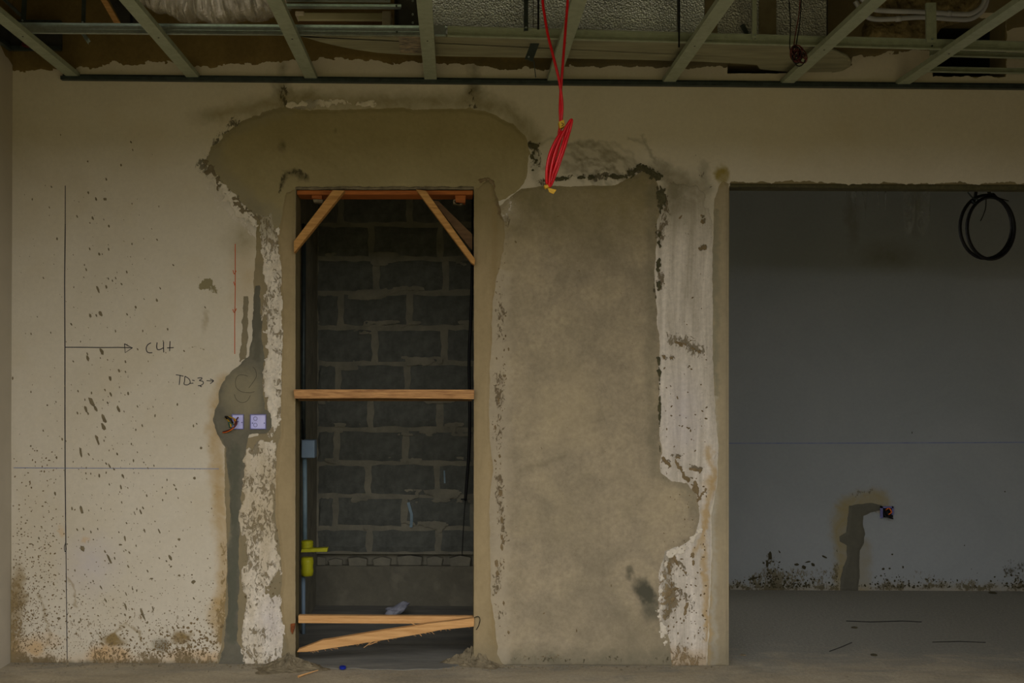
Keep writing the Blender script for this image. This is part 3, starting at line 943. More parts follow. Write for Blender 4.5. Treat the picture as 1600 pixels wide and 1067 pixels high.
strip = raster('scraped_strip', lambda x, y: np.minimum(sdf_poly(x, y, STR) + 2.5 * fbm(x, y, 14, 63, 5) - np.clip((345 - y) * .28, 0, 30) + 26 * fbm(x, y * .6, 22, 64, 5) * (y < 350), -pan_f(x, y) + 1.0), (1015, 255, 1130, 1042), 1.4, 0.002, M['strip'], wall_front, stain=strip_stain, flake=strip_flake, feather=4, rough=.001)
PIE = [(1138, 286), (1130, 282), (1122, 292), (1116, 312), (1113, 420), (1114, 560), (1117, 640), (1123, 700), (1120, 760), (1111, 805), (1113, 860), (1109, 930), (1107, 1000), (1105, 1042), (1150, 1042), (1150, 286)]
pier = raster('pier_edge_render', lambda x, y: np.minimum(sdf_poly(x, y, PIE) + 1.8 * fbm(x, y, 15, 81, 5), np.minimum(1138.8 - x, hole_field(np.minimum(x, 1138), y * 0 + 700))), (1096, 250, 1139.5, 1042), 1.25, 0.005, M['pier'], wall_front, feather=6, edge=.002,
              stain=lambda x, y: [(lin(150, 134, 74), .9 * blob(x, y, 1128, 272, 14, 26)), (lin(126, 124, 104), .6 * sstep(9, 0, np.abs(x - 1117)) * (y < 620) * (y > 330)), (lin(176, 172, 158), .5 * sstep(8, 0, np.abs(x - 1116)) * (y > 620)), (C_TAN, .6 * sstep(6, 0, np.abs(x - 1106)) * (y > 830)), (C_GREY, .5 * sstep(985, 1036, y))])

# flaking white strip left of the door, over cement
FB = [(402, 340), (432, 360), (442, 400), (443, 690), (436, 705), (433, 800), (444, 900), (450, 1042), (340, 1042), (352, 960), (356, 860), (352, 780), (350, 700), (360, 690), (404, 680), (404, 560), (396, 440), (400, 380)]
under = raster('cement_undercoat', lambda x, y: sdf_poly(x, y, FB) + 2.5 * fbm(x, y, 14, 91, 5), (330, 330, 455, 1042), 1.5, 0.001, M['jamb'], wall_front, feather=4,
               stain=lambda x, y: [(C_GREY, .5 + 0 * x), (C_OLIVE, .4 * sstep(450, 350, y))])


def skim_f(x, y):
    n = 17 * fbm(x * 1.5, y * 0.7, 30, 111, 5) + 8 * fbm(x * 1.6, y * .8, 8, 211, 4)
    a = sdf_poly(x, y, [(398, 330), (420, 336), (436, 372), (440, 420), (441, 560), (442, 660), (424, 680), (418, 676), (414, 600), (412, 560), (413, 500), (416, 440), (412, 380)])
    b = sdf_poly(x, y, [(384, 700), (432, 690), (432, 740), (428, 800), (436, 850), (436, 890), (420, 900), (412, 930), (438, 930), (441, 960), (446, 1020), (440, 1040), (372, 1040), (380, 990), (382, 900), (378, 780), (378, 720)])
    return np.maximum(a, b) * 1.1 + n + 1.5


skim = raster('flaking_skim', skim_f, (366, 325, 452, 1042), 1.2, 0.0035, M['skim'], wall_front, feather=3, edge=.002, lift=.001, rough=.0012,
              stain=lambda x, y: [(lin(176, 158, 120), .55 * sstep(1000, 720, y) * sstep(640, 760, y)), (C_LILAC, .4 * blob(x, y, 425, 970, 30, 60)), (C_OLIVE, .6 * sstep(400, 340, y))],
              flake=lambda x, y: [(lin(128, 114, 84), .54 + 0 * x), (C_GREY, .5 * sstep(8, 0, dist_line(x, y, [(400, 690), (398, 730)])))])

# wall-box patch and the filled chase
CH = [(398, 446), (406, 446), (408, 480), (410, 530), (412, 560), (410, 600), (413, 640), (432, 646), (430, 668), (414, 676), (390, 680), (384, 700), (382, 730), (378, 760), (376, 800), (373, 840), (374, 900), (372, 960), (370, 1000), (378, 1020), (384, 1042),
      (340, 1042), (350, 1015), (352, 990), (356, 940), (357, 890), (354, 850), (358, 820), (360, 780), (356, 730), (352, 700), (338, 678), (334, 656), (340, 630), (346, 600), (352, 588), (372, 572), (388, 556), (394, 530), (396, 480)]


def ch_stain(x, y):
    return [(lin(144, 136, 110), .75 * sstep(0, .6, blob(x, y, 378, 620, 46, 60))), (lin(94, 92, 78), .8 * sstep(10, 2, dist_line(x, y, [(402, 450), (403, 500), (401, 560)]))),
            (lin(150, 140, 112), .6 * sstep(9, 0, dist_line(x, y, [(345, 690), (352, 760), (352, 800), (352, 850)]))), (lin(90, 92, 78), .7 * sstep(12, 3, dist_line(x, y, [(368, 700), (368, 760), (366, 830), (365, 900), (362, 1000)])))]


chase = raster('mortar_chase', lambda x, y: sdf_poly(x, y, CH) + 4.0 * fbm(x, y, 18, 121, 5), (325, 438, 440, 1042), 1.3, 0.004, M['chase'], wall_front, feather=5, lift=.0015, stain=ch_stain, rough=.001,
               flake=lambda x, y: [(C_WHITE, .52 * sstep(5, 0, dist_line(x, y, [(353, 820), (350, 860), (356, 900)]))), (C_WHITE, .45 * sstep(12, 0, dist_line(x, y, [(345, 1000), (350, 1030)])))])
groove = raster('scraped_groove', lambda x, y: sdf_poly(x, y, [(380, 462), (388, 462), (388, 520), (384, 560), (374, 566), (378, 520)]) + 3 * fbm(x, y, 12, 131, 5), (366, 452, 398, 576), 1.3, .002, M['chase'], wall_front, feather=4,
                stain=lambda x, y: [(lin(150, 136, 104), .5 + 0 * x)])

# broken lip under the painted head of the wide opening
lip = MB()
lip.box(OX0 + .001, XR, D + 0.004, D + WT + .02, OZ - .004, OZ + .02)
lip.build('head_lip', mat_simple('soffit_shade_cement', lin(84, 80, 56), lin(66, 62, 44), .95, scale=20, bump=.003, spec=.1), wall_front)  # shade of the down-facing soffit put into a darker cement colour
lip2 = raster('broken_lip', lambda x, y: np.minimum(-hole_field(x, y) + 1.5, np.minimum(x - 1139, 292 + .010 * (x - 1140) + 1.6 * fbm(x, y * 0, 20, 19) - y)), (1138, 270, 1790, 302), 1.2, .002, M['crack'], wall_front, Y=D + .012, feather=2)
lip3 = raster('broken_lip', lambda x, y: np.minimum(np.minimum(x - 461.5, 740.5 - x), np.minimum(y - 291.5 - 2.0 * fbm(x, y * 0, 10, 18, 5), 296.3 + .8 * fbm(x, y * 0, 9, 28) - y)), (460, 284, 742, 300), 1.0, .004, M['rubble'], wall_front, Y=D - .004, feather=1.5)



def ragged(name, lines, width, mat, seed, sc=12, lift=.006, amp=1.0):
    xs = [p[0] for l in lines for p in l]
    ys = [p[1] for l in lines for p in l]

    def f(x, y):
        d = np.minimum.reduce([dist_line(x, y, l) for l in lines])
        return width * (.35 + amp * 1.5 * fbm(x, y, sc, seed, 4) + amp * .9 * fbm(x, y, sc * .35, seed + 9, 3)) - d
    return raster(name, f, (min(xs) - 16, min(ys) - 16, max(xs) + 16, max(ys) + 16), .9, .002, mat, wall_front, feather=2, lift=lift, rough=.001)


ragged('dark_crack', [[(1029, 282), (1033, 300), (1031, 330), (1034, 350), (1029, 372), (1031, 395), (1028, 420), (1030, 455)]], 6.5, M['crack'], 601, 18)
ragged('dark_crack', [[(846, 284), (880, 279), (915, 278), (945, 276), (975, 277), (992, 268), (1004, 262), (1020, 268), (1034, 276)]], 4.6, M['crack'], 611, 20)
ragged('dark_crack', [[(985, 272), (1000, 264), (1016, 268), (1030, 278)]], 8, M['crack'], 613, 9)
ragged('dark_crack', [[(1029, 560), (1031, 620), (1030, 690), (1033, 735)]], 2.8, M['crack'], 621, 20)
ragged('dark_crack', [[(828, 226), (838, 229), (842, 226)], [(832, 245), (836, 262)]], 6, M['crack'], 631, 10)
ragged('dark_crack', [[(752, 282), (763, 278), (771, 286), (775, 305), (778, 328), (783, 342)]], 4.0, M['grime'], 641, 12)
ragged('rim_flakes', [[(340, 284), (362, 312), (384, 334), (402, 350), (424, 356)]], 13, M['whitespot'], 651, 14, .0022)
ragged('rim_crumbs', [[(322, 254), (336, 272), (352, 296), (374, 322), (398, 342)]], 9, M['splat'], 661, 10, .003)
ragged('rim_flakes', [[(452, 164), (478, 164)], [(508, 161), (516, 160)], [(556, 163), (582, 163)]], 8, M['whitespot'], 671, 16, .002, .6)
ragged('rim_flakes', [[(1040, 1000), (1030, 960), (1034, 890), (1050, 862), (1075, 852), (1092, 830)]], 6, M['whitespot'], 681, 12, .005)
ragged('strip_scars', [[(1050, 713), (1062, 716)], [(1036, 716), (1046, 728)], [(1056, 722), (1068, 742), (1076, 752)], [(1078, 731), (1092, 735)], [(1086, 756), (1092, 778), (1103, 764)], [(1034, 556), (1050, 559)], [(1056, 534), (1072, 540), (1098, 552)]], 5.5, M['grime'], 691, 9, .0035, .7)
ragged('strip_scars', [[(1050, 868), (1060, 884), (1076, 900)], [(1044, 880), (1050, 920), (1040, 935)], [(1046, 922), (1062, 918)], [(1052, 935), (1046, 945)], [(1082, 866), (1084, 880)], [(1074, 942), (1070, 958)], [(1095, 338), (1097, 346)], [(1093, 389), (1102, 387)], [(1064, 338), (1062, 344)]], 4.5, M['grime'], 701, 9, .0035, .7)

# ------------------------------------------------------------------ writing and lines on the wall
arrow = [[(102, 542.5), (130, 542.6), (160, 543), (185, 542.8), (207, 543.2)], [(194.5, 537), (200, 540), (207, 543.4), (195.5, 551), (194.5, 537)]]
cut = [curve2([(236, 535.5), (230.5, 539), (228.5, 545), (231, 550.5), (238, 551)]), curve2([(245.5, 535), (244.8, 541), (246, 545.8), (250, 546), (255, 543.5)]), [(255.6, 534), (255.5, 542), (255.8, 550.5)],
       [(265.8, 533), (265.3, 541), (265, 548.5)], [(261, 543.6), (271.5, 543)]]
sx = lambda pts: [(260 + a / 7.116, 550 + b / 7.116) for a, b in pts]
td3 = [sx([(105, 252), (145, 258), (190, 268)]), sx([(152, 262), (148, 310), (142, 366)]), curve2(sx([(206, 270), (202, 320), (198, 358), (236, 364), (264, 340), (252, 300), (206, 268)])), sx([(256, 350), (300, 346)]), sx([(286, 312), (314, 318)]),
       curve2(sx([(345, 290), (392, 286), (388, 304), (366, 316), (404, 326), (410, 350), (384, 370), (350, 374)])), sx([(446, 318), (518, 322)]), curve2(sx([(486, 300), (524, 320), (486, 352)])), sx([(372, 378), (394, 386)])]
ribbon('cut_note', arrow + cut, 1.3, M['ink'], wall_front)
ribbon('box_note', td3, 1.2, M['ink'], wall_front)
ribbon('plumb_line', [([(102, 290), (102, 350), (102, 352)], 1.2), ([(102, 350), (101, 440), (101.5, 545), (101.5, 640), (101.8, 740), (103, 860)], 1.5), ([(103, 855), (103.8, 930), (105, 1030)], 1.1), (curve2([(101.6, 850), (100.4, 855), (101.6, 862), (103.4, 858), (102.4, 850)]), 1.0)], 1.6, M['ink'], wall_front)
ribbon('level_line', [[(21, 730.8), (120, 731.4), (250, 731.8), (342, 732.4)]], 1.3, M['chalk'], wall_front)
ribbon('red_guide_line', [[(367.5, 381), (367.6, 450), (366.8, 500), (366.8, 553)], curve2([(364, 422), (366, 428), (369, 423)]), curve2([(363.6, 483), (366, 488), (369.5, 482)]), curve2([(365, 440), (367, 446)])], 1.2, M['red_mark'], wall_front)
ribbon('scribbled_circle', [curve2(sx([(905, 270), (860, 255), (800, 260), (770, 310), (772, 380), (800, 420), (850, 445), (930, 452), (980, 440)])), curve2(sx([(960, 165), (990, 200), (1000, 270), (960, 340), (915, 400)])), curve2(sx([(755, 470), (780, 530), (840, 562), (900, 540), (935, 480)]))], 0.7, M['ink_soft'], wall_front, off=.0066)

# ------------------------------------------------------------------ splashes
ANG = math.radians(72)
big = [(153, 452, 12, 4), (157, 490, 9, 5), (141, 493, 7, 4), (159, 549, 12, 5), (137, 560, 9, 5), (172, 591, 8, 5), (143, 628, 16, 7), (134, 639, 11, 5), (149, 638, 11, 4), (185, 639, 11, 4.5), (162, 654, 15, 6), (162, 667, 13, 6), (152, 687, 20, 4),
       (126, 706, 17, 4), (171, 728, 9, 2.5), (192, 744, 9, 3), (189, 761, 9, 3), (155, 743, 6, 3), (127, 796, 15, 5), (220, 800, 9, 3), (86, 771, 6, 3), (173, 616, 9, 3), (200, 615, 6, 3), (186, 579, 6, 3), (171, 874, 17, 4), (266, 871, 9, 4),
       (129, 857, 10, 6), (195, 841, 9, 3), (249, 830, 8, 2.5), (226, 829, 7, 2.5), (196, 947, 13, 3), (223, 960, 22, 4), (239, 951, 8, 2.5), (165, 938, 8, 2.5), (158, 918, 8, 2.5), (197, 928, 6, 2), (166, 448, 6, 3), (150, 311, 6, 3),
       (165, 311, 5, 3), (198, 425, 5, 2.5), (155, 397, 5, 3), (145, 341, 6, 3), (170, 353, 5, 3), (138, 301, 5, 3), (245, 469, 6, 3), (212, 480, 5, 3), (196, 565, 5, 2.5), (137, 252, 3.5, 2.5), (189, 258, 4, 3), (166, 280, 5, 2.5), (163, 311, 5, 3)]
items = [(x, y, L, w, ANG + random.uniform(-.2, .2)) for x, y, L, w in big]
rounds = [(314, 700, 4, 4), (304, 747, 4.5, 4), (302, 909, 7, 6), (280, 843, 4.5, 4.5), (280, 899, 5, 4), (188, 851, 6, 3), (237, 904, 5, 3), (92, 966, 6, 4), (124, 972, 4, 3), (230, 973, 4, 3), (74, 633, 3, 3), (48, 697, 3, 3), (58, 704, 2.5, 2.5), (20, 591, 3, 6), (267, 885, 4, 3)]
items += [(x, y, L, w, 0) for x, y, L, w in rounds]
for k in range(430):                                   # flung sparsely, most between the ink line and the chase
    y = random.triangular(165, 1025, 760)
    x = random.gauss(170 + (y - 600) * .06, 62)
    if 24 < x < 338 and y < 1028:
        L = random.choice((1.0, 1.1, 1.2, 1.4, 1.6, 2, 2.6, 3.2))
        items.append((x, y, L * 1.6, L * .75, ANG + random.uniform(-.35, .35)))
for k in range(380):
    y = 1026 - abs(random.gauss(0, 120))
    x = random.uniform(22, 340)
    L = random.choice((.8, 1.0, 1.2, 1.5, 2.0))
    items.append((x, y, L * 1.3, L, random.uniform(0, 3)))
splats('mortar_splashes', items, M['splat'], wall_front)
it2 = [(random.gauss(60, 40), 1024 - abs(random.gauss(0, 55)), s * 1.4, s, random.uniform(0, 3)) for s in [random.uniform(1.0, 2.6) for _ in range(150)]]
it2 += [(random.uniform(150, 340), 1026 - abs(random.gauss(0, 28)), s * 1.5, s, random.uniform(0, 3)) for s in [random.uniform(1.0, 3.2) for _ in range(240)]]
it2 += [(random.uniform(20, 90), random.uniform(700, 960), s * 1.4, s, random.uniform(0, 3)) for s in [random.uniform(1, 2.6) for _ in range(130)]]
it2 += [(20 + abs(random.gauss(0, 38)), random.triangular(760, 1028, 1000), s * 1.3, s, random.uniform(0, 3)) for s in [random.uniform(.8, 2.4) for _ in range(420)]]
it2 += [(random.uniform(20, 345), 1028 - abs(random.gauss(0, 60)), s * 1.3, s, random.uniform(0, 3)) for s in [random.uniform(.7, 1.7) for _ in range(600)]]
it2 += [(random.gauss(295, 26), 1022 - abs(random.gauss(0, 22)), s * 1.5, s, random.uniform(0, 3)) for s in [random.uniform(1, 4) for _ in range(120)]]
splats('dirt_spots', [q for q in it2 if q[0] > 20], M['grime'], wall_front)
it3 = []
for k in range(120):                                   # pits down the left edge of the blocked-up doorway
    y = random.uniform(340, 1000)
    it3.append((random.gauss(783 + 4 * math.sin(y / 40), 5), y, random.uniform(2, 9), random.uniform(1.5, 4), math.radians(90) + random.uniform(-.5, .5)))
for x, y, L, w in ((781, 713, 11, 6), (782, 770, 17, 11), (784, 812, 16, 6), (776, 880, 20, 9), (784, 855, 16, 7), (777, 895, 12, 8), (787, 942, 12, 6), (779, 625, 14, 5), (774, 668, 12, 6), (776, 560, 10, 6), (795, 988, 9, 7), (784, 840, 14, 5)):
    it3.append((x, y, L, w, math.radians(84)))
for k in range(60):
    it3.append((random.uniform(800, 1020), random.uniform(420, 1020), random.uniform(1.2, 4), random.uniform(.8, 1.6), random.uniform(0, 3)))
for k in range(160):
    it3.append((random.uniform(792, 1022), random.uniform(310, 1020), random.uniform(.9, 2.2), random.uniform(.7, 1.4), random.uniform(0, 3)))
for k in range(26):
    it3.append((random.uniform(820, 880), 1027 + random.gauss(0, 3), random.uniform(2, 7), random.uniform(1, 2.5), random.uniform(-.3, .3)))
for x, y, L, w, a in ((872, 338, 9, 2.4, -.1), (806, 378, 9, 4, 1.0), (850, 958, 9, 4, -.5), (901, 985, 3, 9, 0), (955, 915, 2, 8, 0), (905, 423, 6, 3, .6), (937, 750, 5, 2, -.6), (846, 700, 10, 2, 1.1), (886, 668, 4, 2, -.5)):
    it3.append((x, y, L, w, a))
splats('panel_pits', it3, M['grime'], panel, off=.0065)
it4 = [(random.uniform(1036, 1104), random.triangular(420, 1030, 980), s * random.uniform(1, 2.2), s, random.uniform(0, 3)) for s in [random.uniform(.8, 2.6) for _ in range(190)]]
it4 += [(random.uniform(380, 440), random.uniform(700, 1030), s * random.uniform(1, 2.2), s, random.uniform(1, 2)) for s in [random.uniform(.8, 2.4) for _ in range(140)]]
splats('strip_specks', it4, M['grime'], wall_front, off=.0075)

# ------------------------------------------------------------------ left wall skin seen edge on: cement top and foot stains are in its own paint
sk = MB()
n = 60
cols = []
for i in range(n + 1):
    yy = D - .001 - (i / n) * 1.6
    cols.append(yy)
vs, fs = [], []
for i, yy in enumerate(cols):
    tq = (D - yy) / (D - 4.62)
    zt = P(18, 104, D).z + (P(0, 76, 4.62).z - P(18, 104, D).z) * min(tq, 4) + .006 * math.sin(i * 1.7) + .004 * math.sin(i * 4.1)
    vs += [Vector((XL + .002, yy, zt)), Vector((XL + .002, yy, ZS))]
    if i:
        fs.append((2 * i - 2, 2 * i - 1, 2 * i + 1, 2 * i))
sk.add(vs, fs)
sk.build('cement_band', mat_simple('side_brown_cement', lin(126, 108, 66), lin(108, 92, 54), .95, scale=9, spec=.1), wall_left)

# ================================================================== CLOSET BACK WALL, BLOCK BY BLOCK
SB = F / YC                                            # picture units per metre on that wall
cb = MB()
zled = P(600, 866, YC).z
cb.box(CX0 - .1, CX1 + .12, YC + .006, YC + .15, zled, ZS)
cb.box(CX0 - .1, CX1 + .12, YC + .001, YC + .069, 0, P(600, 885, YC).z)
cb.box(CX0 - .1, CX1 + .12, YC + .07, YC + .15, 0, zled)
wall_cb = structure(cb.build('wall_closet_back', M['mortar']), 'rough concrete block wall at the back of the closet')


def block_mesh(w, h, seed):
    rnd = random.Random(seed)
    bm = bmesh.new()
    nx, nz = 6, 4
    vs = {}
    for i in range(nx + 1):
        for j in range(nz + 1):
            e = i in (0, nx) or j in (0, nz)
            dx = rnd.uniform(-.006, .006)
            dz = rnd.uniform(-.006, .006)
            vs[i, j] = bm.verts.new(((i / nx - .5) * w + dx, (0.004 if e else -0.006 + rnd.uniform(-.002, .002)), (j / nz - .5) * h + dz))
    for i in range(nx):
        for j in range(nz):
            bm.faces.new((vs[i, j], vs[i + 1, j], vs[i + 1, j + 1], vs[i, j + 1]))
    ring = [(i, 0) for i in range(nx)] + [(nx, j) for j in range(nz)] + [(i, nz) for i in range(nx, 0, -1)] + [(0, j) for j in range(nz, 0, -1)]
    back = {k: bm.verts.new((vs[k].co.x, .03, vs[k].co.z)) for k in ring}
    for a, c in zip(ring, ring[1:] + ring[:1]):
        bm.faces.new((vs[c], vs[a], back[a], back[c]))
    me = bpy.data.meshes.new('block')
    bm.to_mesh(me)
    bm.free()
    me.materials.append(M['block'])
    return me


rows = [(297, 351, 640), (351, 404, 580), (404, 457, 588), (457, 512, 640), (512, 568, 586), (568, 620, 636), (620, 671, 579), (671, 724, 634), (724, 775, 575), (775, 825, 632), (825, 866, 577)]
cache = {}
for r, (ya, yb, xj) in enumerate(rows):
    xs = [xj + 108 * k for k in range(-2, 3)]
    for xa, xb in zip(xs[:-1], xs[1:]):
        xa2, xb2 = max(xa + 5, 497), min(xb - 5, 775)
        if xb2 - xa2 < 14:
            continue
        wd, hd = (xb2 - xa2) / SB, (yb - ya - 8) / SB
        key = (round(wd, 2), round(hd, 2), r % 3)
        if key not in cache:
            cache[key] = block_mesh(wd, hd, r * 7 + int(xa2))
        o = bpy.data.objects.new('block', cache[key])
        o.location = P((xa2 + xb2) / 2, (ya + yb) / 2, YC)
        link(o, wall_cb)
# broken course and smooth plinth at the foot
x = 486
rr = random.Random(3)
while x < 745:
    w = rr.uniform(16, 44)
    h0, h1 = 869 + rr.uniform(0, 4), 884 + rr.uniform(-1, 3)
    q = MB().pxprism([(x, h0 + rr.uniform(0, 3)), (x + w * .5, h0 - rr.uniform(0, 2)), (x + w, h0 + rr.uniform(0, 3)), (x + w - rr.uniform(0, 3), h1), (x + 2, h1)], YC + rr.uniform(.02, .05), YC + .069)
    q.build('broken_stone', M['mortar'], wall_cb, bevel=.006)
    x += w + rr.uniform(2, 9)
raster('plinth_render', lambda x, y: np.minimum(y - 884.5 - 2.0 * fbm(x, y, 20, 5, 4), 960 - y), (468, 880, 775, 955), 2.5, .006, M['chase'], wall_cb, Y=YC - .004, feather=4, rough=.004,
       stain=lambda x, y: [(lin(140, 134, 116), .6 * np.clip(fbm(x, y, 30, 6) * 1.6, 0, 1)), (lin(72, 72, 66), .6 * sstep(540, 480, x))])
raster('mortar_smear', lambda x, y: 10 * fbm(x, y * 2, 40, 7, 5) - 1.6 - 6 * sstep(9, 14, np.minimum.reduce([np.abs(y - yy) for yy in (404, 457, 512, 568, 620, 671, 724, 775, 825)])), (497, 300, 775, 862), 2.0, .003, M['mortar'], wall_cb, Y=YC - .0075, feather=3, rough=.002)
ribbon('blue_drip', [([(638, 785), (640, 793), (643, 803), (643, 814), (642, 824)], 4.5), ([(694, 735), (695, 755)], 2.5)], 4, M['paleblue'], wall_cb, Y=YC, off=.012)

# recess wall paint with the damp chase
def rec_field(x, y):
    return np.full(x.shape, 5.0)


def rec_stain(x, y):
    L = []
    halo = dist_line(x, y, [(1318, 915), (1320, 880), (1312, 820), (1326, 790), (1350, 780), (1376, 784)])
    L.append((lin(150, 138, 100), .8 * sstep(24, 6, halo)))
    L.append((lin(150, 144, 122), .7 * sstep(22, 8, dist_line(x, y, [(1345, 915), (1348, 860)]))))
    for cx, cy, rx, ry in ((1332, 340, 14, 66), (1430, 320, 16, 60), (1388, 400, 60, 30)):
        L.append((lin(110, 104, 74), .5 * blob(x, y, cx, cy, rx, ry)))
    L.append((lin(150, 136, 100), .5 * sstep(905, 922, y)))
    return L


def rec_flake(x, y):
    L = []
    L.append((lin(88, 80, 52), .66 * sstep(30, 2, dist_line(x, y, [(1200, 870), (1196, 900), (1208, 915)]))))
    L.append((lin(110, 100, 70), .58 * sstep(34, 4, dist_line(x, y, [(1144, 918), (1190, 912), (1250, 900), (1300, 905)]))))
    L.append((lin(110, 100, 70), .56 * sstep(30, 4, dist_line(x, y, [(1380, 915), (1440, 905), (1500, 918), (1700, 910)]))))
    L.append((lin(70, 66, 46), .68 * sstep(18, 2, dist_line(x, y, [(1572, 886), (1590, 884), (1700, 880)]))))
    L.append((lin(80, 74, 52), .60 * sstep(8, 0, np.abs(y - 918))))
    L.append((lin(100, 92, 66), .60 * sstep(10, 0, np.abs(dist_line(x, y, [(1318, 915), (1320, 880), (1312, 820), (1326, 790), (1350, 780), (1376, 784)]) - 14))))
    return L


rec = raster('painted_plaster', rec_field, (1060, -60, 1800, 935), 3.0, 0, M['paint_cool'], wall_recess, Y=YR, stain=rec_stain, flake=rec_flake, edge=0)
RC = [(1326, 790), (1340, 787), (1360, 786), (1378, 789), (1378, 797), (1360, 800), (1349, 806), (1348, 820), (1352, 834), (1350, 848), (1344, 860), (1342, 880), (1344, 900), (1340, 923), (1312, 923), (1313, 905), (1318, 885), (1324, 870), (1322, 852), (1312, 846), (1311, 838), (1322, 832), (1324, 815)]
raster('mortar_chase', lambda x, y: sdf_poly(x, y, RC) + 1.5 * fbm(x, y, 12, 151, 4), (1300, 778, 1388, 930), 1.3, .004, M['chase'], wall_recess, Y=YR, lift=.001, stain=lambda x, y: [(lin(88, 88, 78), .5 + 0 * x)])
ribbon('level_line', [[(1100, 692.6), (1300, 692.4), (1500, 691.6), (1800, 690)]], 1.4, M['chalk_dim'], wall_recess, Y=YR)
mi = []
for k in range(420):
    x = random.choice((random.gauss(1205, 14), random.gauss(1260, 30), random.uniform(1140, 1320), random.gauss(1410, 30), random.uniform(1380, 1640), random.gauss(1590, 12)))
    if x < 1142 or 1310 < x < 1346:
        continue
    h = 34 if 1190 < x < 1222 else 18
    s = random.uniform(.8, 3.0)
    mi.append((x, 918 - abs(random.gauss(0, h * .55)), s * 1.4, s, random.uniform(0, 3)))
for x, y, L, w, a in ((1203, 868, 14, 6, 1.5), (1199, 882, 10, 5, 1.7), (1218, 862, 5, 2, 1), (1256, 886, 8, 6, .4), (1270, 882, 8, 5, .8), (1288, 870, 10, 3, .5), (1176, 904, 16, 4, -.2), (1262, 878, 10, 2.5, -.2), (1245, 882, 7, 5, 0),
                      (1570, 768, 3, 2, 0), (1394, 866, 3, 3, 0), (1507, 852, 2, 2, 0), (1380, 889, 4, 4, 0), (1390, 888, 4, 3, 0), (1411, 886, 3, 4, 0), (1425, 676, 1.5, 4, 0)):
    mi.append((x, y, L, w, a))
splats('damp_spots', mi, M['mould'], wall_recess, Y=YR)

# ================================================================== DOOR OPENING TIMBER
t = MB().pxprism([(464, 297), (739, 297.5), (739, 304), (464, 304)], D + .012, D + .135).build('head_board', M['timber_red'], bevel=.0015)
tag(t, 'reddish head board under the lintel of the door opening', 'board')
for pts, lab in (([(487, 304.8), (503, 304.8), (503, 311), (487, 310)], 'small red-brown wedge block under the head board near the left jamb'),
                 ([(711, 304.8), (728, 304.8), (727, 317), (712, 316)], 'larger red-brown wedge block under the head board near the right jamb')):
    tag(MB().pxprism(pts, D + .03, D + .08).build('wedge_block', M['timber_red'], bevel=.0015), lab, 'wood block', 'wedge blocks under the head board')
for pts, lab in (([(489, 311), (505, 311.5), (504, 317), (490, 316)], 'grey lump of mortar stuck below the left wedge block'), ([(708, 312), (711.5, 311), (713, 318), (724, 317.6), (720, 320), (708, 318)], 'grey lump of mortar stuck below the right wedge block')):
    tag(MB().pxprism(pts, D + .035, D + .075).build('mortar_lump', M['rubble'], bevel=.002), lab, 'mortar')
t = MB().pxprism([(520, 297), (538.5, 297.5), (459.5, 395), (459, 377)], D - .052, D - .0085).build('corner_brace', M['timber'], bevel=.0015)
tag(t, 'rough pine brace nailed across the upper left corner of the door opening', 'brace', 'door corner braces')
t = MB().pxprism([(650, 296), (665, 297.5), (742.5, 405), (741.5, 414), (736, 410)], D - .052, D - .0085).build('corner_brace', M['timber'], bevel=.0015)
tag(t, 'long rough pine brace nailed across the upper right corner of the door opening', 'brace', 'door corner braces')
t = MB().pxprism([(676, 313), (685, 314), (738, 366), (738, 390), (733, 386)], D + .03, D + .05).build('corner_brace', M['timber_old'], bevel=.001)
tag(t, 'thin weathered brown board set behind the brace in the upper right corner', 'board')
t = MB().pxprism([(458.5, 608.5), (600, 608.5), (741, 608.8), (740.5, 623.5), (600, 622), (460, 622.6)], D - .05, D - .0085).build('cross_bar', M['timber_stain'], bevel=.0015)
tag(t, 'stained pine bar nailed straight across the middle of the door opening', 'bar')
t = MB().pxprism([(466, 617), (738, 617), (738, 626.8), (466, 626.4)], D + .02, D + .045).build('cross_batten', M['timber_old'], bevel=.001)
tag(t, 'thin yellowish batten close behind the middle bar of the door opening', 'batten')
t = MB().pxprism([(466, 961.5), (600, 962.5), (739.5, 963), (739, 972), (640, 974.5), (466, 973.5)], D + .03, D + .06).build('low_bar', M['timber_pale'], bevel=.0015)
tag(t, 'level pale pine bar low in the door opening', 'bar', 'low bars of the door opening')
low2 = MB().pxprism([(464, 1019), (466, 1015), (504, 1000.5), (516, 999), (545, 994), (600, 985), (650, 978), (668, 974.5), (700, 971), (741, 965.8), (740.5, 979), (690, 984), (660, 990), (600, 1000), (530, 1011), (480, 1018.5)], D - .02, D + .012)
t = low2.build('low_bar', M['timber_pale'], bevel=.0015)
tag(t, 'splintered pale pine bar slanting down to the left, low in the door opening', 'bar', 'low bars of the door opening')
sp = MB()
for k in range(46):
    px = random.uniform(480, 738)
    py = np.interp(px, [464, 480, 530, 600, 660, 690, 741], [1019, 1018, 1010.5, 999.5, 989.5, 983.5, 978.5])
    L = random.uniform(3, 8)
    a = random.uniform(-.9, 1.2)
    sp.tube([P(px, py - 1, D + random.uniform(-.02, .01)), P(px + L * math.cos(a), py + abs(L * math.sin(a)) * .7, D - .015)], [.0017, .0007], 4)
for q0, q1 in (((582, 1002), (568, 1012)), ((590, 1002), (576, 1008)), ((655, 990), (659, 994)), ((640, 972), (652, 978))):
    sp.tube([P(*q0, D - .01), P(*q1, D - .02)], [.003, .001], 5)
s = sp.build('splinters', M['timber_pale'], t)
s['kind'] = 'stuff'
b = MB().tube(smooth_path([P(741, 965, D - .012), P(747, 963, D - .02), P(750, 968, D - .016), P(748, 977, D - .012), P(744, 984, D - .012)], 5), .0018, 6)
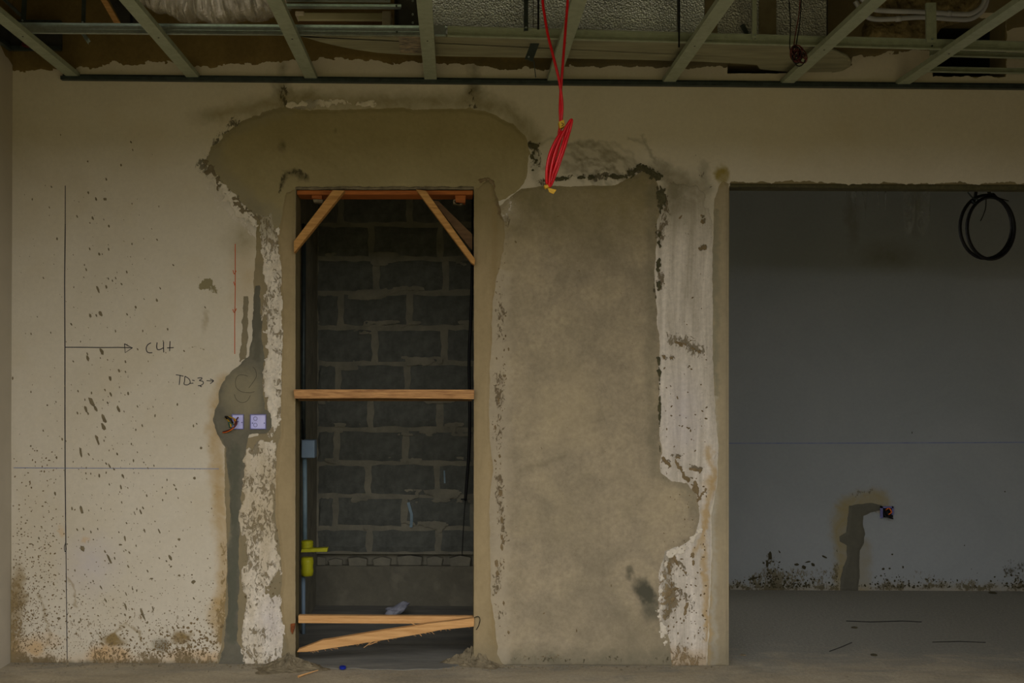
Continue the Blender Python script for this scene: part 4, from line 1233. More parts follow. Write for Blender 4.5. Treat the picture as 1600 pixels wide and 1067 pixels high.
tag(b.build('tie_wire', M['rod'], smooth=True), 'bent black tie wire at the right end of the slanting bar', 'wire')
tag(MB().pxprism([(454, 975), (461, 974), (460.5, 982), (457, 991), (454, 986)], D - .018, D - .0095).build('rusty_plate', M['rust'], bevel=.001), 'small rusty iron plate set in the left jamb near the floor', 'metal plate')

# ================================================================== CLOSET CONTENTS
YP = 5.3
lean = thing('wall_conduit', P(475, 850, YP), 'pale blue conduit rising up the left side of the closet', 'conduit')
MB().tube([P(476.5, 852, YP), P(476.5, 780, YP), P(476, 715, YP)], .0125, 10).build('pipe', M['paleblue'], lean, True)
MB().tube([P(474, 990, YP), P(474, 900, YP)], .011, 10).build('pipe', M['bluegrey'], lean, True)
MB().tube([P(474, 686, YP), P(474, 560, YP), P(475, 350, YP)], .012, 10).build('pipe', M['galv_dark'], lean, True)
bx_ = thing('junction_box', P(482, 716, YP), 'blue-grey junction box on the left side of the closet', 'junction box')
a = P(471, 687.5, YP - .06)
c = P(491.5, 715.5, YP - .06)
MB().box(a.x, c.x, YP - .06, YP + .02, c.z, a.z).build('body', M['bluegrey'], bx_, bevel=.003)
MB().box(a.x + .003, c.x - .003, YP - .063, YP - .0605, c.z + .003, a.z - .003).build('cover', M['bluegrey'], bx_, bevel=.0008)
MB().tube(smooth_path([P(474, 687, YP - .02), P(475, 670, YP - .03), P(472, 655, YP - .02)], 4), .003, 6).build('cable', M['black'], bx_, True)


def ringed(p0, p1, r, n):
    pts, rs = [], []
    for k in range(n * 2 + 1):
        pts.append(Vector(p0).lerp(Vector(p1), k / (n * 2)))
        rs.append(r * (1.0 if k % 2 else .9))
    return MB().tube(pts, rs, 16)


for (ya, yb, r, lab, nn) in ((845, 857, .033, 'short yellow-green ringed sleeve above the flat stick in the closet', 3), (871, 899, .034, 'taller yellow-green sleeve below the flat stick in the closet', 2)):
    o = thing('pipe_sleeve', P(480, yb, YP - .08), lab, 'pipe sleeve', 'yellow pipe sleeves in the closet')
    ringed(P(480, yb, YP - .08), P(480, ya, YP - .08), r, nn).build('sleeve', M['yellow'], o, True)
    MB().tube([P(480, ya - .8, YP - .08), P(480, ya, YP - .08)], r * .75, 14).build('rim', M['yellow'], o)
tag(MB().pxprism([(471, 858), (512, 856), (511, 862), (470, 863)], YP - .14, YP - .10).build('flat_stick', M['yellow'], bevel=.001), 'flat yellow-green stick lying level between the two yellow sleeves', 'stick')
o = thing('hanging_cable', P(734, 480, YC - .1), 'black cable hanging down the right side of the closet', 'cable')
MB().tube(smooth_path([Vector((P(739, 330, YC - .1).x, YC - .1, 2.75)), P(739, 330, YC - .1), P(738, 420, YC - .1), P(735.5, 500, YC - .1), P(733, 560, YC - .1), P(734, 640, YC - .1), P(733, 700, YC - .1), P(730, 745, YC - .1), P(727, 782, YC - .1)], 6), .009, 8).build('cable', M['black'], o, True)
MB().tube([P(720, 780, YC - .1), P(729, 779, YC - .1)], .004, 6).build('clip', M['black'], o, True)
MB().tube(smooth_path([P(727, 782, YC - .1), P(725, 810, YC - .1), P(722, 866, YC - .1)], 6), .003, 6).build('cord', M['black'], o, True)
# crumpled rag on the closet floor
rag = bmesh.new()
bmesh.ops.create_icosphere(rag, subdivisions=4, radius=1)
for v in rag.verts:
    d = v.co.copy()
    n_ = sum(math.sin(d.x * k * 1.7 + k) * math.cos(d.y * k * 1.3 + d.z * k) / k for k in (2, 3, 5, 8, 12))
    v.co = d * (1 + .28 * n_)
    v.co.x *= .07
    v.co.y *= .05
    v.co.z *= .03
    v.co.z += .5 * max(0, v.co.x + .02) - .10 * abs(v.co.y)
zm = min(v.co.z for v in rag.verts)
for v in rag.verts:
    v.co.z -= zm
me = bpy.data.meshes.new('crumpled_rag')
rag.to_mesh(me)
rag.free()
me.materials.append(M['rag'])
o = link(bpy.data.objects.new('crumpled_rag', me))
q = PZ(620, 964, .005)
o.location = q
tag(o, 'crumpled pale rag on the closet floor behind the low bars', 'rag')
q = PZ(535.5, 1044.5, 0.005)
cap = thing('bottle_cap', q, 'small blue bottle cap on the threshold of the door opening', 'bottle cap')
MB().tube([q, q + Vector((0, 0, .010))], .0155, 20).build('skirt', M['blue_cap'], cap)
MB().tube([q + Vector((0, 0, .010)), q + Vector((0, 0, .012))], [.0155, .013], 20).build('top', M['blue_cap'], cap)


# rubble heaps at the jambs and along the foot of the wall
def heap(name, cx, cy, rx, ry, hgt, seed, label, mat=M['rubble']):
    rnd = random.Random(seed)
    bm = bmesh.new()
    n, m = 44, 14
    rings = []
    for j in range(m + 1):
        f_ = j / m
        row = []
        for i in range(n):
            a = 2 * math.pi * i / n
            wob = 1 + .22 * math.sin(3 * a + seed) + .12 * math.sin(7 * a + seed * 2)
            z = hgt * (1 - f_) ** 1.3 * (1 + rnd.uniform(-.5, .5)) + rnd.uniform(0, .010) * (1 - f_)
            yy = cy + math.sin(a) * ry * wob * f_
            row.append(bm.verts.new((cx + math.cos(a) * rx * wob * f_ + rnd.uniform(-.004, .004), yy + rnd.uniform(-.003, .003), max(z, 0.0005) if j < m else 0.0)))
        rings.append(row)
    for j in range(m):
        for i in range(n):
            bm.faces.new((rings[j][i], rings[j][(i + 1) % n], rings[j + 1][(i + 1) % n], rings[j + 1][i]))
    me = bpy.data.meshes.new(name)
    bm.to_mesh(me)
    bm.free()
    me.materials.append(mat)
    me.polygons.foreach_set('use_smooth', [False] * len(me.polygons))
    o = link(bpy.data.objects.new(name, me))
    tag(o, label, 'rubble', None, 'stuff')
    return o


a = P(466, 1036, D + .03)
heap('mortar_rubble', a.x - .03, D - .06, .16, .11, .045, 2, 'heap of mortar crumbs at the foot of the left door jamb')
a = P(738, 1036, D + .03)
heap('mortar_rubble', a.x + .02, D + .03, .15, .09, .07, 5, 'heap of mortar crumbs at the foot of the right door jamb')
crumbs = MB()
crumbs2 = MB()
rnd = random.Random(11)
for k in range(900):
    if k < 520:
        px = rnd.choice((rnd.uniform(20, 440), rnd.gauss(440, 40), rnd.gauss(765, 35), rnd.uniform(780, 1130)))
        yy = D - .008 - abs(rnd.gauss(0, .035))
        r = rnd.uniform(.002, .007)
    else:
        px, yy, r = rnd.uniform(0, 1700), rnd.uniform(3.4, 4.7), rnd.uniform(.0012, .004)
        if px > 1145:
            yy = rnd.uniform(3.9, 6.4)
    if 466 < px < 735 and yy > D - .03:
        continue
    x = (px - VX) / F * yy
    if x < XL + .02:
        continue
    vs = []
    for d in ((1, 0, 0), (0, 1, 0), (-1, 0, 0), (0, -1, 0)):
        s_ = rnd.uniform(.7, 1.4) * r
        vs.append((x + d[0] * s_, yy + d[1] * s_, 0.0))
    vs.append((x + rnd.uniform(-.3, .3) * r, yy, r * rnd.uniform(.6, 1.1)))
    (crumbs if yy < D - .02 and x < OX0 else crumbs2 if x > OX0 + .03 else MB()).add(vs, [(0, 1, 4), (1, 2, 4), (2, 3, 4), (3, 0, 4)])
o = crumbs.build('floor_crumbs', M['rubble'])
tag(o, 'scattered mortar crumbs along the foot of the patched wall', 'crumbs', None, 'stuff')
o = crumbs2.build('floor_crumbs', M['rubble'])
tag(o, 'scattered mortar crumbs on the floor by and in the recess', 'crumbs', None, 'stuff')
tag(MB().tube([PZ(466, 1057, .006), PZ(474, 1054, .008), PZ(497, 1047, .012)], [.006, .004, .002], 5).build('wood_chip', M['timber_pale']), 'pale wood sliver lying in the rubble by the left jamb', 'wood chip')

# ================================================================== RECESS THINGS
YH = 5.95
hose = thing('hose_coil', P(1543, 300, YH), 'black cable coil hanging in two loops at the top of the recess', 'cable coil')


def loop(cx, cy, rx, ry, tilt, yoff, n=40):
    pts = []
    for k in range(n):
        a = 2 * math.pi * k / n
        u, v = rx * math.cos(a), ry * math.sin(a)
        pts.append(P(cx + u * math.cos(tilt) - v * math.sin(tilt), cy + u * math.sin(tilt) + v * math.cos(tilt), YH + yoff + .01 * math.sin(a)))
    return pts


MB().tube(loop(1540.5, 354.5, 40.5, 49.5, .02, .012), .0098, 10, closed=True).build('cable', M['black'], hose, True)
MB().tube(loop(1548, 356.5, 37, 48.5, -.02, -.012), .0098, 10, closed=True).build('cable', M['black'], hose, True)
zt = ZS
top = P(1526, 280, YH)
MB().tube(smooth_path([P(1520, 318, YH), P(1524, 306, YH), Vector((top.x, YH, top.z)), Vector((top.x + .01, YH, 3.0)), Vector((top.x, YH, zt))], 5), .010, 8).build('tail', M['black'], hose, True)
MB().tube(smooth_path([P(1560, 312, YH), P(1552, 304, YH), P(1544, 292, YH), Vector((top.x + .06, YH, 2.9)), Vector((top.x + .04, YH, zt))], 5), .010, 8).build('tail', M['black'], hose, True)
MB().tube(smooth_path([P(1519, 313, YH - .02), P(1524, 318, YH - .025), P(1528, 312, YH - .02), P(1520, 309, YH - .02), P(1512, 300, YH - .02)], 4), .004, 6).build('tie', M['galv_dark'], hose, True)
MB().tube(smooth_path([P(1541, 308, YH - .02), P(1540, 325, YH - .02), P(1536, 337, YH - .02), P(1532, 345, YH - .02)], 4), .0026, 6).build('tie', M['black'], hose, True)
MB().tube([P(1563, 310, YH - .01), P(1576, 314, YH - .02)], .0028, 6).build('tie', M['black'], hose, True)

# clear plastic hanging at the top of the recess
def plastic(name, x0, x1, ytop, ybot, Y, label, seed):
    n, m = 16, 40
    ytop = VY - (ZS - H) / Y * F
    vs, fs = [], []
    rnd = random.Random(seed)
    ph = [rnd.uniform(0, 6) for _ in range(4)]
    for j in range(m + 1):
        for i in range(n + 1):
            s, t_ = i / n, j / m
            wd = 1 - .35 * t_
            px = x0 + (x1 - x0) * (.5 + (s - .5) * wd) + 4 * math.sin(t_ * 4 + ph[2])
            py = ytop + (ybot - ytop) * t_ * (.78 + .22 * abs(math.sin(s * 5 + ph[0])))
            yy = Y + .03 * math.sin(s * 11 + ph[1] + t_ * 2) + .012 * math.sin(s * 29 + t_ * 9)
            vs.append(P(px, py, Y) + Vector((0, yy - Y, 0)))
    for j in range(m):
        for i in range(n):
            a = j * (n + 1) + i
            fs.append((a, a + 1, a + n + 2, a + n + 1))
    o = MB().add(vs, fs).build(name, M['sheet_plastic'], None, True)
    md = o.modifiers.new('thickness', 'SOLIDIFY')
    md.thickness = .0006
    tag(o, label, 'plastic sheet', 'plastic sheets in the recess')


plastic('plastic_sheet', 1402, 1456, 225, 372, 6.1, 'crinkled clear plastic strip hanging in the recess nearest the cable coil', 1)
plastic('plastic_sheet', 1320, 1362, 225, 350, 6.15, 'faint clear plastic strip hanging in the recess farther from the cable coil', 2)
plastic('plastic_sheet', 1366, 1396, 225, 330, 6.2, 'narrow faint plastic strip between the other two in the recess', 3)

wb = thing('wall_box', P(1385, 800, YR), 'small wall box with loose wires at the end of the chase in the recess', 'wall box')
a, c = P(1376, 792, YR), P(1394, 808, YR)
MB().box(a.x, c.x, YR - .012, YR - .002, c.z, a.z).build('back', M['black'], wb)
for (xa, ya, xb, yb) in ((1376, 791, 1395, 793.5), (1376, 791, 1378.5, 809), (1393, 791, 1395.5, 804)):
    p_, q_ = P(xa, ya, YR - .02), P(xb, yb, YR - .02)
    MB().box(p_.x, q_.x, YR - .03, YR - .012, q_.z, p_.z).build('rim', M['lilac_line'], wb)
MB().tube(smooth_path([P(1384, 797, YR - .02), P(1389, 794, YR - .05), P(1393, 800, YR - .06), P(1388, 804, YR - .05)], 5), .004, 6).build('wire', M['wire_orange'], wb, True)
MB().tube(smooth_path([P(1382, 798, YR - .02), P(1384, 806, YR - .05), P(1390, 809, YR - .06), P(1395, 810, YR - .05)], 5), .005, 6).build('wire', M['black'], wb, True)
MB().tube(smooth_path([P(1380, 800, YR - .02), P(1386, 800, YR - .05), P(1388, 808, YR - .05)], 5), .004, 6).build('wire', M['black'], wb, True)
for pts, r, lab in (([(1322, 970), (1360, 971.5), (1410, 970), (1440, 971.5)], .0022, 'long thin dark rod lying level on the recess floor nearest the back wall'),
                    ([(1296, 1017.5), (1316, 1010), (1331, 1003.5)], .0018, 'short thin dark twig lying aslant on the recess floor'),
                    ([(1457, 1003), (1500, 1002), (1540, 1003.5)], .0018, 'thin dark rod lying level on the recess floor near the right edge')):
    tag(MB().tube([PZ(x, y, .003) for x, y in pts], r, 6).build('thin_rod', M['rod']), lab, 'rod')
for px, py, r, lab in ((1551, 927, .022, 'dark clod on the recess floor close to the back wall'), (1335, 981, .014, 'small dark clod on the recess floor near the long rod'), (1365, 1024, .014, 'dark flat clod on the recess floor below the long rod'), (1161, 1024, .012, 'pale pebble on the floor close to the pier')):
    q = PZ(px, py, 0)
    bm = bmesh.new()
    bmesh.ops.create_icosphere(bm, subdivisions=2, radius=r)
    for v in bm.verts:
        v.co *= random.uniform(.8, 1.15)
        v.co.z = max(v.co.z * .45, -.15 * r) + .15 * r
        v.co.x *= 1.3
    me = bpy.data.meshes.new('clod')
    bm.to_mesh(me)
    bm.free()
    me.materials.append(M['rubble'] if 'pale' in lab else M['mould'])
    o = link(bpy.data.objects.new('pebble' if 'pale' in lab else 'clod', me))
    o.location = q
    tag(o, lab, 'pebble' if 'pale' in lab else 'clod')

# ================================================================== WALL BOXES BY THE DOOR
for x0_, x1_, lab, wires in ((364, 380.5, 'lilac wall box with loose wires hanging out, left of its pair', True), (392.5, 415.5, 'square lilac wall box with two round knockouts, nearest the door', False)):
    o = thing('wall_box', P((x0_ + x1_) / 2, 669.5, D - .006), lab, 'wall box', 'lilac wall boxes by the door')
    a, c = P(x0_, 648, D), P(x1_, 669.5, D)
    yf = D - .0085
    bp = MB().box(a.x, c.x, yf, D - .004, c.z, a.z).build('back_plate', M['lilac'], o, bevel=.0008)
    rim = MB()
    for (xa, xb, za, zb) in ((a.x - .003, a.x, c.z - .003, a.z + .003), (c.x, c.x + .003, c.z - .003, a.z + .003), (a.x, c.x, a.z, a.z + .003), (a.x, c.x, c.z - .003, c.z)):
        rim.box(xa, xb, yf - .005, D - .003, za, zb)
    rim.build('rim', M['lilac_line'], o)
    if not wires:
        for cy in (654, 664):
            cpt = [P(399 + 2.9 * math.cos(k / 16 * 2 * math.pi), cy + 2.9 * math.sin(k / 16 * 2 * math.pi), yf - .001) for k in range(16)]
            MB().tube(cpt, .0011, 5, closed=True).build('knockout', M['lilac_line'], bp, True)
        for cx, cy in ((394.5, 661), (413, 661)):
            p_ = P(cx, cy, yf - .001)
            MB().tube([p_, p_ + Vector((0, -.0015, 0))], .003, 10).build('screw', M['lilac_line'], bp)
    else:
        for cx, cy in ((372, 658.5), (378, 660)):
            p_ = P(cx, cy, yf - .001)
            MB().tube([p_, p_ + Vector((0, -.0015, 0))], .003, 10).build('screw', M['lilac_line'], bp)
        Yw = D - .02
        for pts, mt, r in (([(366, 662), (368, 658), (366, 654), (360, 652), (353, 650.5), (351, 652), (356, 656), (360, 662), (361, 667)], 'wire_yellow', .0032),
                           ([(369, 655), (369.5, 662), (365, 668), (358, 672), (350, 674.5), (343, 674.8)], 'wire_red', .004),
                           ([(365, 655), (368, 664), (362, 671), (354, 675), (348, 676)], 'wire_orange', .0026),
                           ([(364, 661), (360, 655), (355, 651), (352, 651.5), (358, 657), (363, 660)], 'black', .0036),
                           ([(366, 664), (362, 662), (357, 660), (359, 668)], 'wire_teal', .0026), ([(372, 652), (369, 657), (367, 664)], 'wire_red', .0034)):
            MB().tube(smooth_path([P(x, y, Yw - .02 * math.sin(i)) for i, (x, y) in enumerate(pts)], 5), r, 6).build('wire', M[mt], o, True)

# ================================================================== CEILING GRID
ZJ = P(712, 124, D).z                                  # underside of the furring channels
JX = [116, 303, 487, 673, 864, 1044, 1228, 1408]
JV = [(12, 128.5)]
TH = .0014


def c_profile(w, h, lip, th=TH):
    """furring channel, flat face down, sides up, lips turned in"""
    return [[(-w / 2, 0), (w / 2, 0), (w / 2, th), (-w / 2, th)], [(-w / 2, th), (-w / 2 + th, th), (-w / 2 + th, h), (-w / 2, h)], [(w / 2 - th, th), (w / 2, th), (w / 2, h), (w / 2 - th, h)],
            [(-w / 2 + th, h - th), (-w / 2 + lip, h - th), (-w / 2 + lip, h), (-w / 2 + th, h)], [(w / 2 - lip, h - th), (w / 2 - th, h - th), (w / 2 - th, h), (w / 2 - lip, h)]]


def zjoist(px):
    return ZJ - .0057 * (px - 98) / 328.0


ORD = ['first', 'second', 'third', 'fourth', 'fifth', 'sixth', 'seventh', 'eighth']
hole_px = [(38, 57), (249, 59), (457, 61), (666, 64), (874, 67), (1080, 72), (1279, 78), (1466, 84)]
for i, jx in enumerate(JX):
    xw = P(jx, 122 + i, D).x
    zj = zjoist(jx)
    o = thing('furring_channel', (xw, D - .03, zj), 'pale green-grey steel furring channel, %s from the left wall' % ORD[i], 'channel', 'furring channels of the ceiling grid')
    chn = MB().extrude(c_profile(.058, .022, .009), (xw, D - .006, zj), (xw, YB + .06, zj)).build('channel', M['galv_dull'], o)
    p_ = PZ(hole_px[i][0], hole_px[i][1], zj - .0005)
    p_.x = xw
    MB().tube([p_, p_ + Vector((0, 0, -.0012))], .0038, 10).build('screw', M['rod'], chn)

# track along the wall
a, c = P(98, 126.5, D), P(1790, 143, D)
o = thing('wall_track', a, 'dark steel track fixed along the wall under the furring channel ends', 'track')
prof = [[(-.001, 0), (.026, 0), (.026, .0015), (-.001, .0015)], [(.0245, .0015), (.026, .0015), (.026, .017), (.0245, .017)], [(-.001, .0015), (.0005, .0015), (.0005, .032), (-.001, .032)]]
a2, c2 = Vector((a.x, D - .003, a.z)), Vector((c.x, D - .003, c.z))
chn = MB().extrude(prof, a2, c2).build('channel', M['galv_dark'], o)
for px in (158, 365, 545, 770, 968, 996, 1160, 1318, 1376, 1520):
    s_ = (P(px, 120, D).x - a.x) / (c.x - a.x)
    p_ = a2.lerp(c2, s_) + Vector((0, -.004, .022))
    MB().tube([p_, p_ + Vector((0, -.004, 0))], .0035, 8).build('screw', M['galv_dark'], chn)

# carrying channel across, in two lengths joined by a sleeve
ZR = ZJ + .0235


def carry(name, x0p, x1p, ya, yb, ztop, label, mat='galv', face=1, w=.013, h=.043):
    pa, pb = PZ(x0p, ya, zjoist(x0p) + .0235 + ztop), PZ(x1p, yb, zjoist(x1p) + .0235 + ztop)
    o = thing(name, pa, label, 'channel', 'carrying channels of the ceiling grid')
    t_ = .0014
    pr = [[(0, 0), (w, 0), (w, t_), (0, t_)], [(0, h - t_), (w, h - t_), (w, h), (0, h)], [(-t_, 0), (0, 0), (0, h), (-t_, h)], [(w - t_, t_), (w, t_), (w, .005), (w - t_, .005)], [(0, h * .48), (.0016, h * .48), (.0016, h * .62), (0, h * .62)]]
    wb_ = MB().extrude(pr, pa, pb).build('web', M[mat], o)
    return wb_, pa, pb


rl, pa, pb = carry('carrying_channel', 30, 697, 52.5, 57.5, .0, 'shiny steel carrying channel crossing above the furring channels, left length')
rr_, pc, pd = carry('carrying_channel', 699, 1760, 57.8, 86, .0, 'dull steel carrying channel crossing above the furring channels, right length', 'galv_dull')
sv = pb + Vector((-.04, -.016, .002))
MB().box(sv.x - .05, sv.x + .035, sv.y - .001, sv.y + .001, sv.z, sv.z + .040).build('joint_sleeve', M['galv'], rl.parent, bevel=.0004)
for px, py, par in ((620, 50, rl), (1180, 60, rr_), (1456, 72, rr_)):
    p_ = P(px, py, (pa.lerp(pb, (px - 30) / 667) if par is rl else pc.lerp(pd, (px - 699) / 1061)).y - .002)
    MB().tube([p_, p_ + Vector((0, -.004, 0))], .0042, 10).build('screw', M['galv_dark'], par)

# short channels by the rough hole on the right
for (xa, ya, xb, yb, lab) in ((1452, 88, 1760, 97, 'upper of the two short steel channels crossing the rough hole above the grid'), (1440, 113, 1760, 119, 'lower of the two short steel channels crossing the rough hole above the grid')):
    Ys = D - .10 if ya < 100 else D - .06
    p_, q_ = P(xa, ya, Ys), P(xb, yb, Ys)
    o = thing('short_channel', p_, lab, 'channel', 'short channels at the rough hole')
    MB().extrude([[(0, 0), (.02, 0), (.02, TH), (0, TH)], [(-TH, 0), (0, 0), (0, .026), (-TH, .026)], [(0, .026 - TH), (.008, .026 - TH), (.008, .026), (0, .026)]], p_, q_).build('channel', M['galv_dull'], o)
    MB().tube([P(xa + 10, ya - 4, Ys - .01), P(xa + 10, ya - 4, Ys - .014)], .003, 8).build('screw', M['galv_dark'], o)


# hangers and rods
def strap(px0, py0, px1, py1, Y, w, label, mat, name='hanger_strap', group='ceiling hanger straps'):
    p_, q_ = P(px0, py0, Y), P(px1, py1, Y)
    d = (p_ - q_)
    if name == 'hanger_strap' and py0 <= 0:
        p_ = q_ + d * ((ZS - q_.z) / d.z)
    o = thing(name, q_, label, 'hanger', group)
    MB().extrude([[(-w / 2, 0), (w / 2, 0), (w / 2, .002), (-w / 2, .002)], [(w / 2 - .002, .002), (w / 2, .002), (w / 2, .012), (w / 2 - .002, .012)]], q_, p_, up=(0, 1, 0)).build('strap', M[mat], o)
    b_ = q_ + Vector((0, -.004, .012))
    MB().tube([b_, b_ + Vector((0, -.004, 0))], .004, 8).build('bolt', M['galv'], o)
    return o


strap(38, 0, 36, 37, 4.3, .022, 'dark hanger strap nearest the left wall', 'galv_dark')
strap(131, 0, 130, 40, 4.24, .018, 'dark hanger strap above the left length of carrying channel', 'galv_dark')
strap(128, 50, 139, 66, 4.27, .016, 'bent light strap end sticking out below the left carrying channel', 'galv', 'strap_end', None)
strap(822, -1, 822, 48, 4.205, .018, 'teal-grey hanger strap in front of the embossed foil', 'galv_dark')
strap(1179, -1, 1179, 60, 4.23, .018, 'grey-green hanger strap in front of the dirty foil', 'galv_dull')
strap(1455, 4, 1456, 66, 4.24, .042, 'wide olive hanger strap crossing the two pale conduits', 'galv_dull')
strap(1160, 38, 1170, 56, 4.3, .016, 'short slanting strap end beside the grey-green hanger', 'galv_dark', 'strap_end', None)
strap(838, 62, 826, 94, 4.33, .036, 'dark bracket hanging below the duct behind the carrying channel', 'galv_dark', 'duct_bracket', None)
for px, yb, lab in ((841, 46, 'thin black threaded rod beside the teal-grey hanger strap'), (1061, 74, 'thin black threaded rod between the embossed foil panels'), (1177.5, 0, None)):
    if lab is None:
        continue
    q_ = P(px, yb, 4.20)
    tag(MB().tube([q_, Vector((q_.x, q_.y, ZS))], .004, 8).build('threaded_rod', M['rod']), lab, 'rod', 'threaded rods')
q_ = P(834, 94, 4.55)
tag(MB().tube([q_, P(837, 121, 4.6)], .0022, 6).build('hanging_wire_end', M['galv_dark']), 'short grey wire end hanging against the wall below the duct bracket', 'wire')

# ------------------------------------------------------------------ rectangular duct with foil faces
ZD = ZJ + .032
DU = [(463, 56), (480, 59), (500, 65), (525, 71), (555, 77), (590, 82), (640, 85.5), (700, 87.5), (850, 90), (1000, 93), (1100, 96), (1139, 98.5), (1183, 101.5), (1187, 108), (1232, 112.5), (1270, 113)]
back = [PZ(x, y, ZD) for x, y in DU]


def yfront(px):
    """depth of the duct's front, a hand's breadth behind the carrying channels"""
    q = pa.lerp(pb, (px - 30) / 667) if px < 698 else pc.lerp(pd, (px - 699) / 1061)
    return q.y + .055


und = thing('air_duct', back[6], 'large rectangular air duct above the grid with embossed foil front', 'duct')
end = [PZ(x, y, ZD) for x, y in ((1300, 112.5), (1316, 110), (1326, 104), (1328, 98), (1322, 90), (1308, 83), (1292, 78), (1280, 76))]
low = back + end[0:0]
ring = [Vector((p.x, min(p.y, D - .02), ZD)) for p in back] + [Vector((p.x, min(p.y, D - .02), ZD)) for p in end] + [Vector((P(1290, 60, yfront(1290)).x, yfront(1290) + .002, ZD)), Vector((P(698, 60, yfront(699)).x, yfront(699) + .002, ZD)), Vector((back[0].x, yfront(463) + .002, ZD))]
MB().prism(ring, [p + Vector((0, 0, .012)) for p in ring]).build('bottom_sheet', M['sheet'], und)
# rolled rim along the curved edge
MB().tube([p + Vector((0, 0, .004)) for p in back[:12]], .0055, 8).build('rolled_edge', M['sheet'], und, True)
MB().tube([Vector((p.x, min(p.y, D - .025), ZD + .006)) for p in end], .009, 8).build('rolled_edge', M['sheet'], und, True)
ztop = 3.6


def slab_px(px0, px1, d0, d1, z0, z1):
    q = []
    for px, d in ((px0, d0), (px1, d0), (px1, d1), (px0, d1)):
        Yq_ = yfront(px)
        q.append(Vector((P(px, 40, Yq_).x, Yq_ + d, 0)))
    return MB().prism([v + Vector((0, 0, z0)) for v in q], [v + Vector((0, 0, z1)) for v in q])


def face(px0, px1, mat, name, dy=0.0):
    return slab_px(px0, px1, dy, .02, ZD + .001, ztop).build(name, M[mat], und, bevel=.002)


face(663, 833, 'foil', 'foil_panel')
face(834, 1058, 'foil', 'foil_panel')
face(1060, 1101, 'foil', 'foil_panel', .003)
face(1101, 1121, 'tape', 'tape_strip', -.002)
face(1121, 1186, 'foil_dirty', 'foil_panel', .002)
face(1186, 1213, 'tape', 'tape_strip', -.001)
face(1213, 1292, 'foil_dirty', 'foil_panel', .003)
eb = face(622, 662.4, 'darkboard', 'end_board', .002)
slab_px(624, 1290, .021, .30, ztop - .02, ztop).build('top_sheet', M['sheet'], und)
slab_px(1292, 1296, .02, .30, ZD + .013, ztop).build('side_sheet', M['darkboard'], und)
slab_px(616, 622, .0, .26, ZD + .013, ztop).build('side_sheet', M['darkboard'], und)
slab_px(617, 621, -.006, -.0005, ZD + .03, ztop).build('corner_strip', M['rod'], und)
for px, py in ((645, 2), (645, 23), (645, 36)):
    p_ = P(px, py, yfront(px))
    MB().tube([p_, p_ + Vector((0, -.005, 0))], .005, 8).build('rivet', M['galv'], eb)
# paper label on the bottom sheet
lab_ = [PZ(x, y, ZD - .001) for x, y in ((623, 57.5), (659, 57.5), (664, 83), (625, 83))]
MB().prism(lab_, [p + Vector((0, 0, -.0006)) for p in lab_]).build('paper_label', mat_simple('grubby_paper_label', lin(176, 160, 130), lin(70, 72, 74), .8, scale=24, stretch=(1, 2.5, 1)), und)

# crinkled flexible duct
fx = thing('flexible_duct', P(340, 38, 4.62), 'crinkled silver flexible duct sagging above the left furring channels', 'duct')
path = smooth_path([P(206, -100, 4.46), P(228, -72, 4.46), P(262, -53, 4.46), P(300, -43, 4.46), P(345, -38, 4.46), P(388, -43, 4.46), P(418, -58, 4.46), P(436, -84, 4.46)], 22)
seg = 72
vs, fs = [], []
n = len(path)
for i, p in enumerate(path):
    tt = (path[min(i + 1, n - 1)] - path[max(i - 1, 0)]).normalized()
    s_ = tt.cross(Vector((0, 0, 1))).normalized()
    w_ = s_.cross(tt).normalized()
    for k in range(seg):
        a = 2 * math.pi * k / seg
        aa = np.array([a * 6.0])
        ii = np.array([i * 1.0])
        cr_ = float(fbm(ii * 1.0 + aa * .25, aa * .8, 5.0, 300, 3)[0]) * .026 + .004 * math.sin(i * .9 + 2 * math.sin(a * 3))
        r = .205 + cr_
        vs.append(p + (s_ * math.cos(a) + w_ * math.sin(a)) * r)
for i in range(n - 1):
    for k in range(seg):
        fs.append((i * seg + k, i * seg + (k + 1) % seg, (i + 1) * seg + (k + 1) % seg, (i + 1) * seg + k))
MB().add(vs, fs).build('foil_sleeve', M['crinkle'], fx, False)
col_ = [path[10 + k] for k in range(4)]
MB().tube([p for p in col_], .222, 40, cap=False).build('collar', M['darkboard'], fx, True)

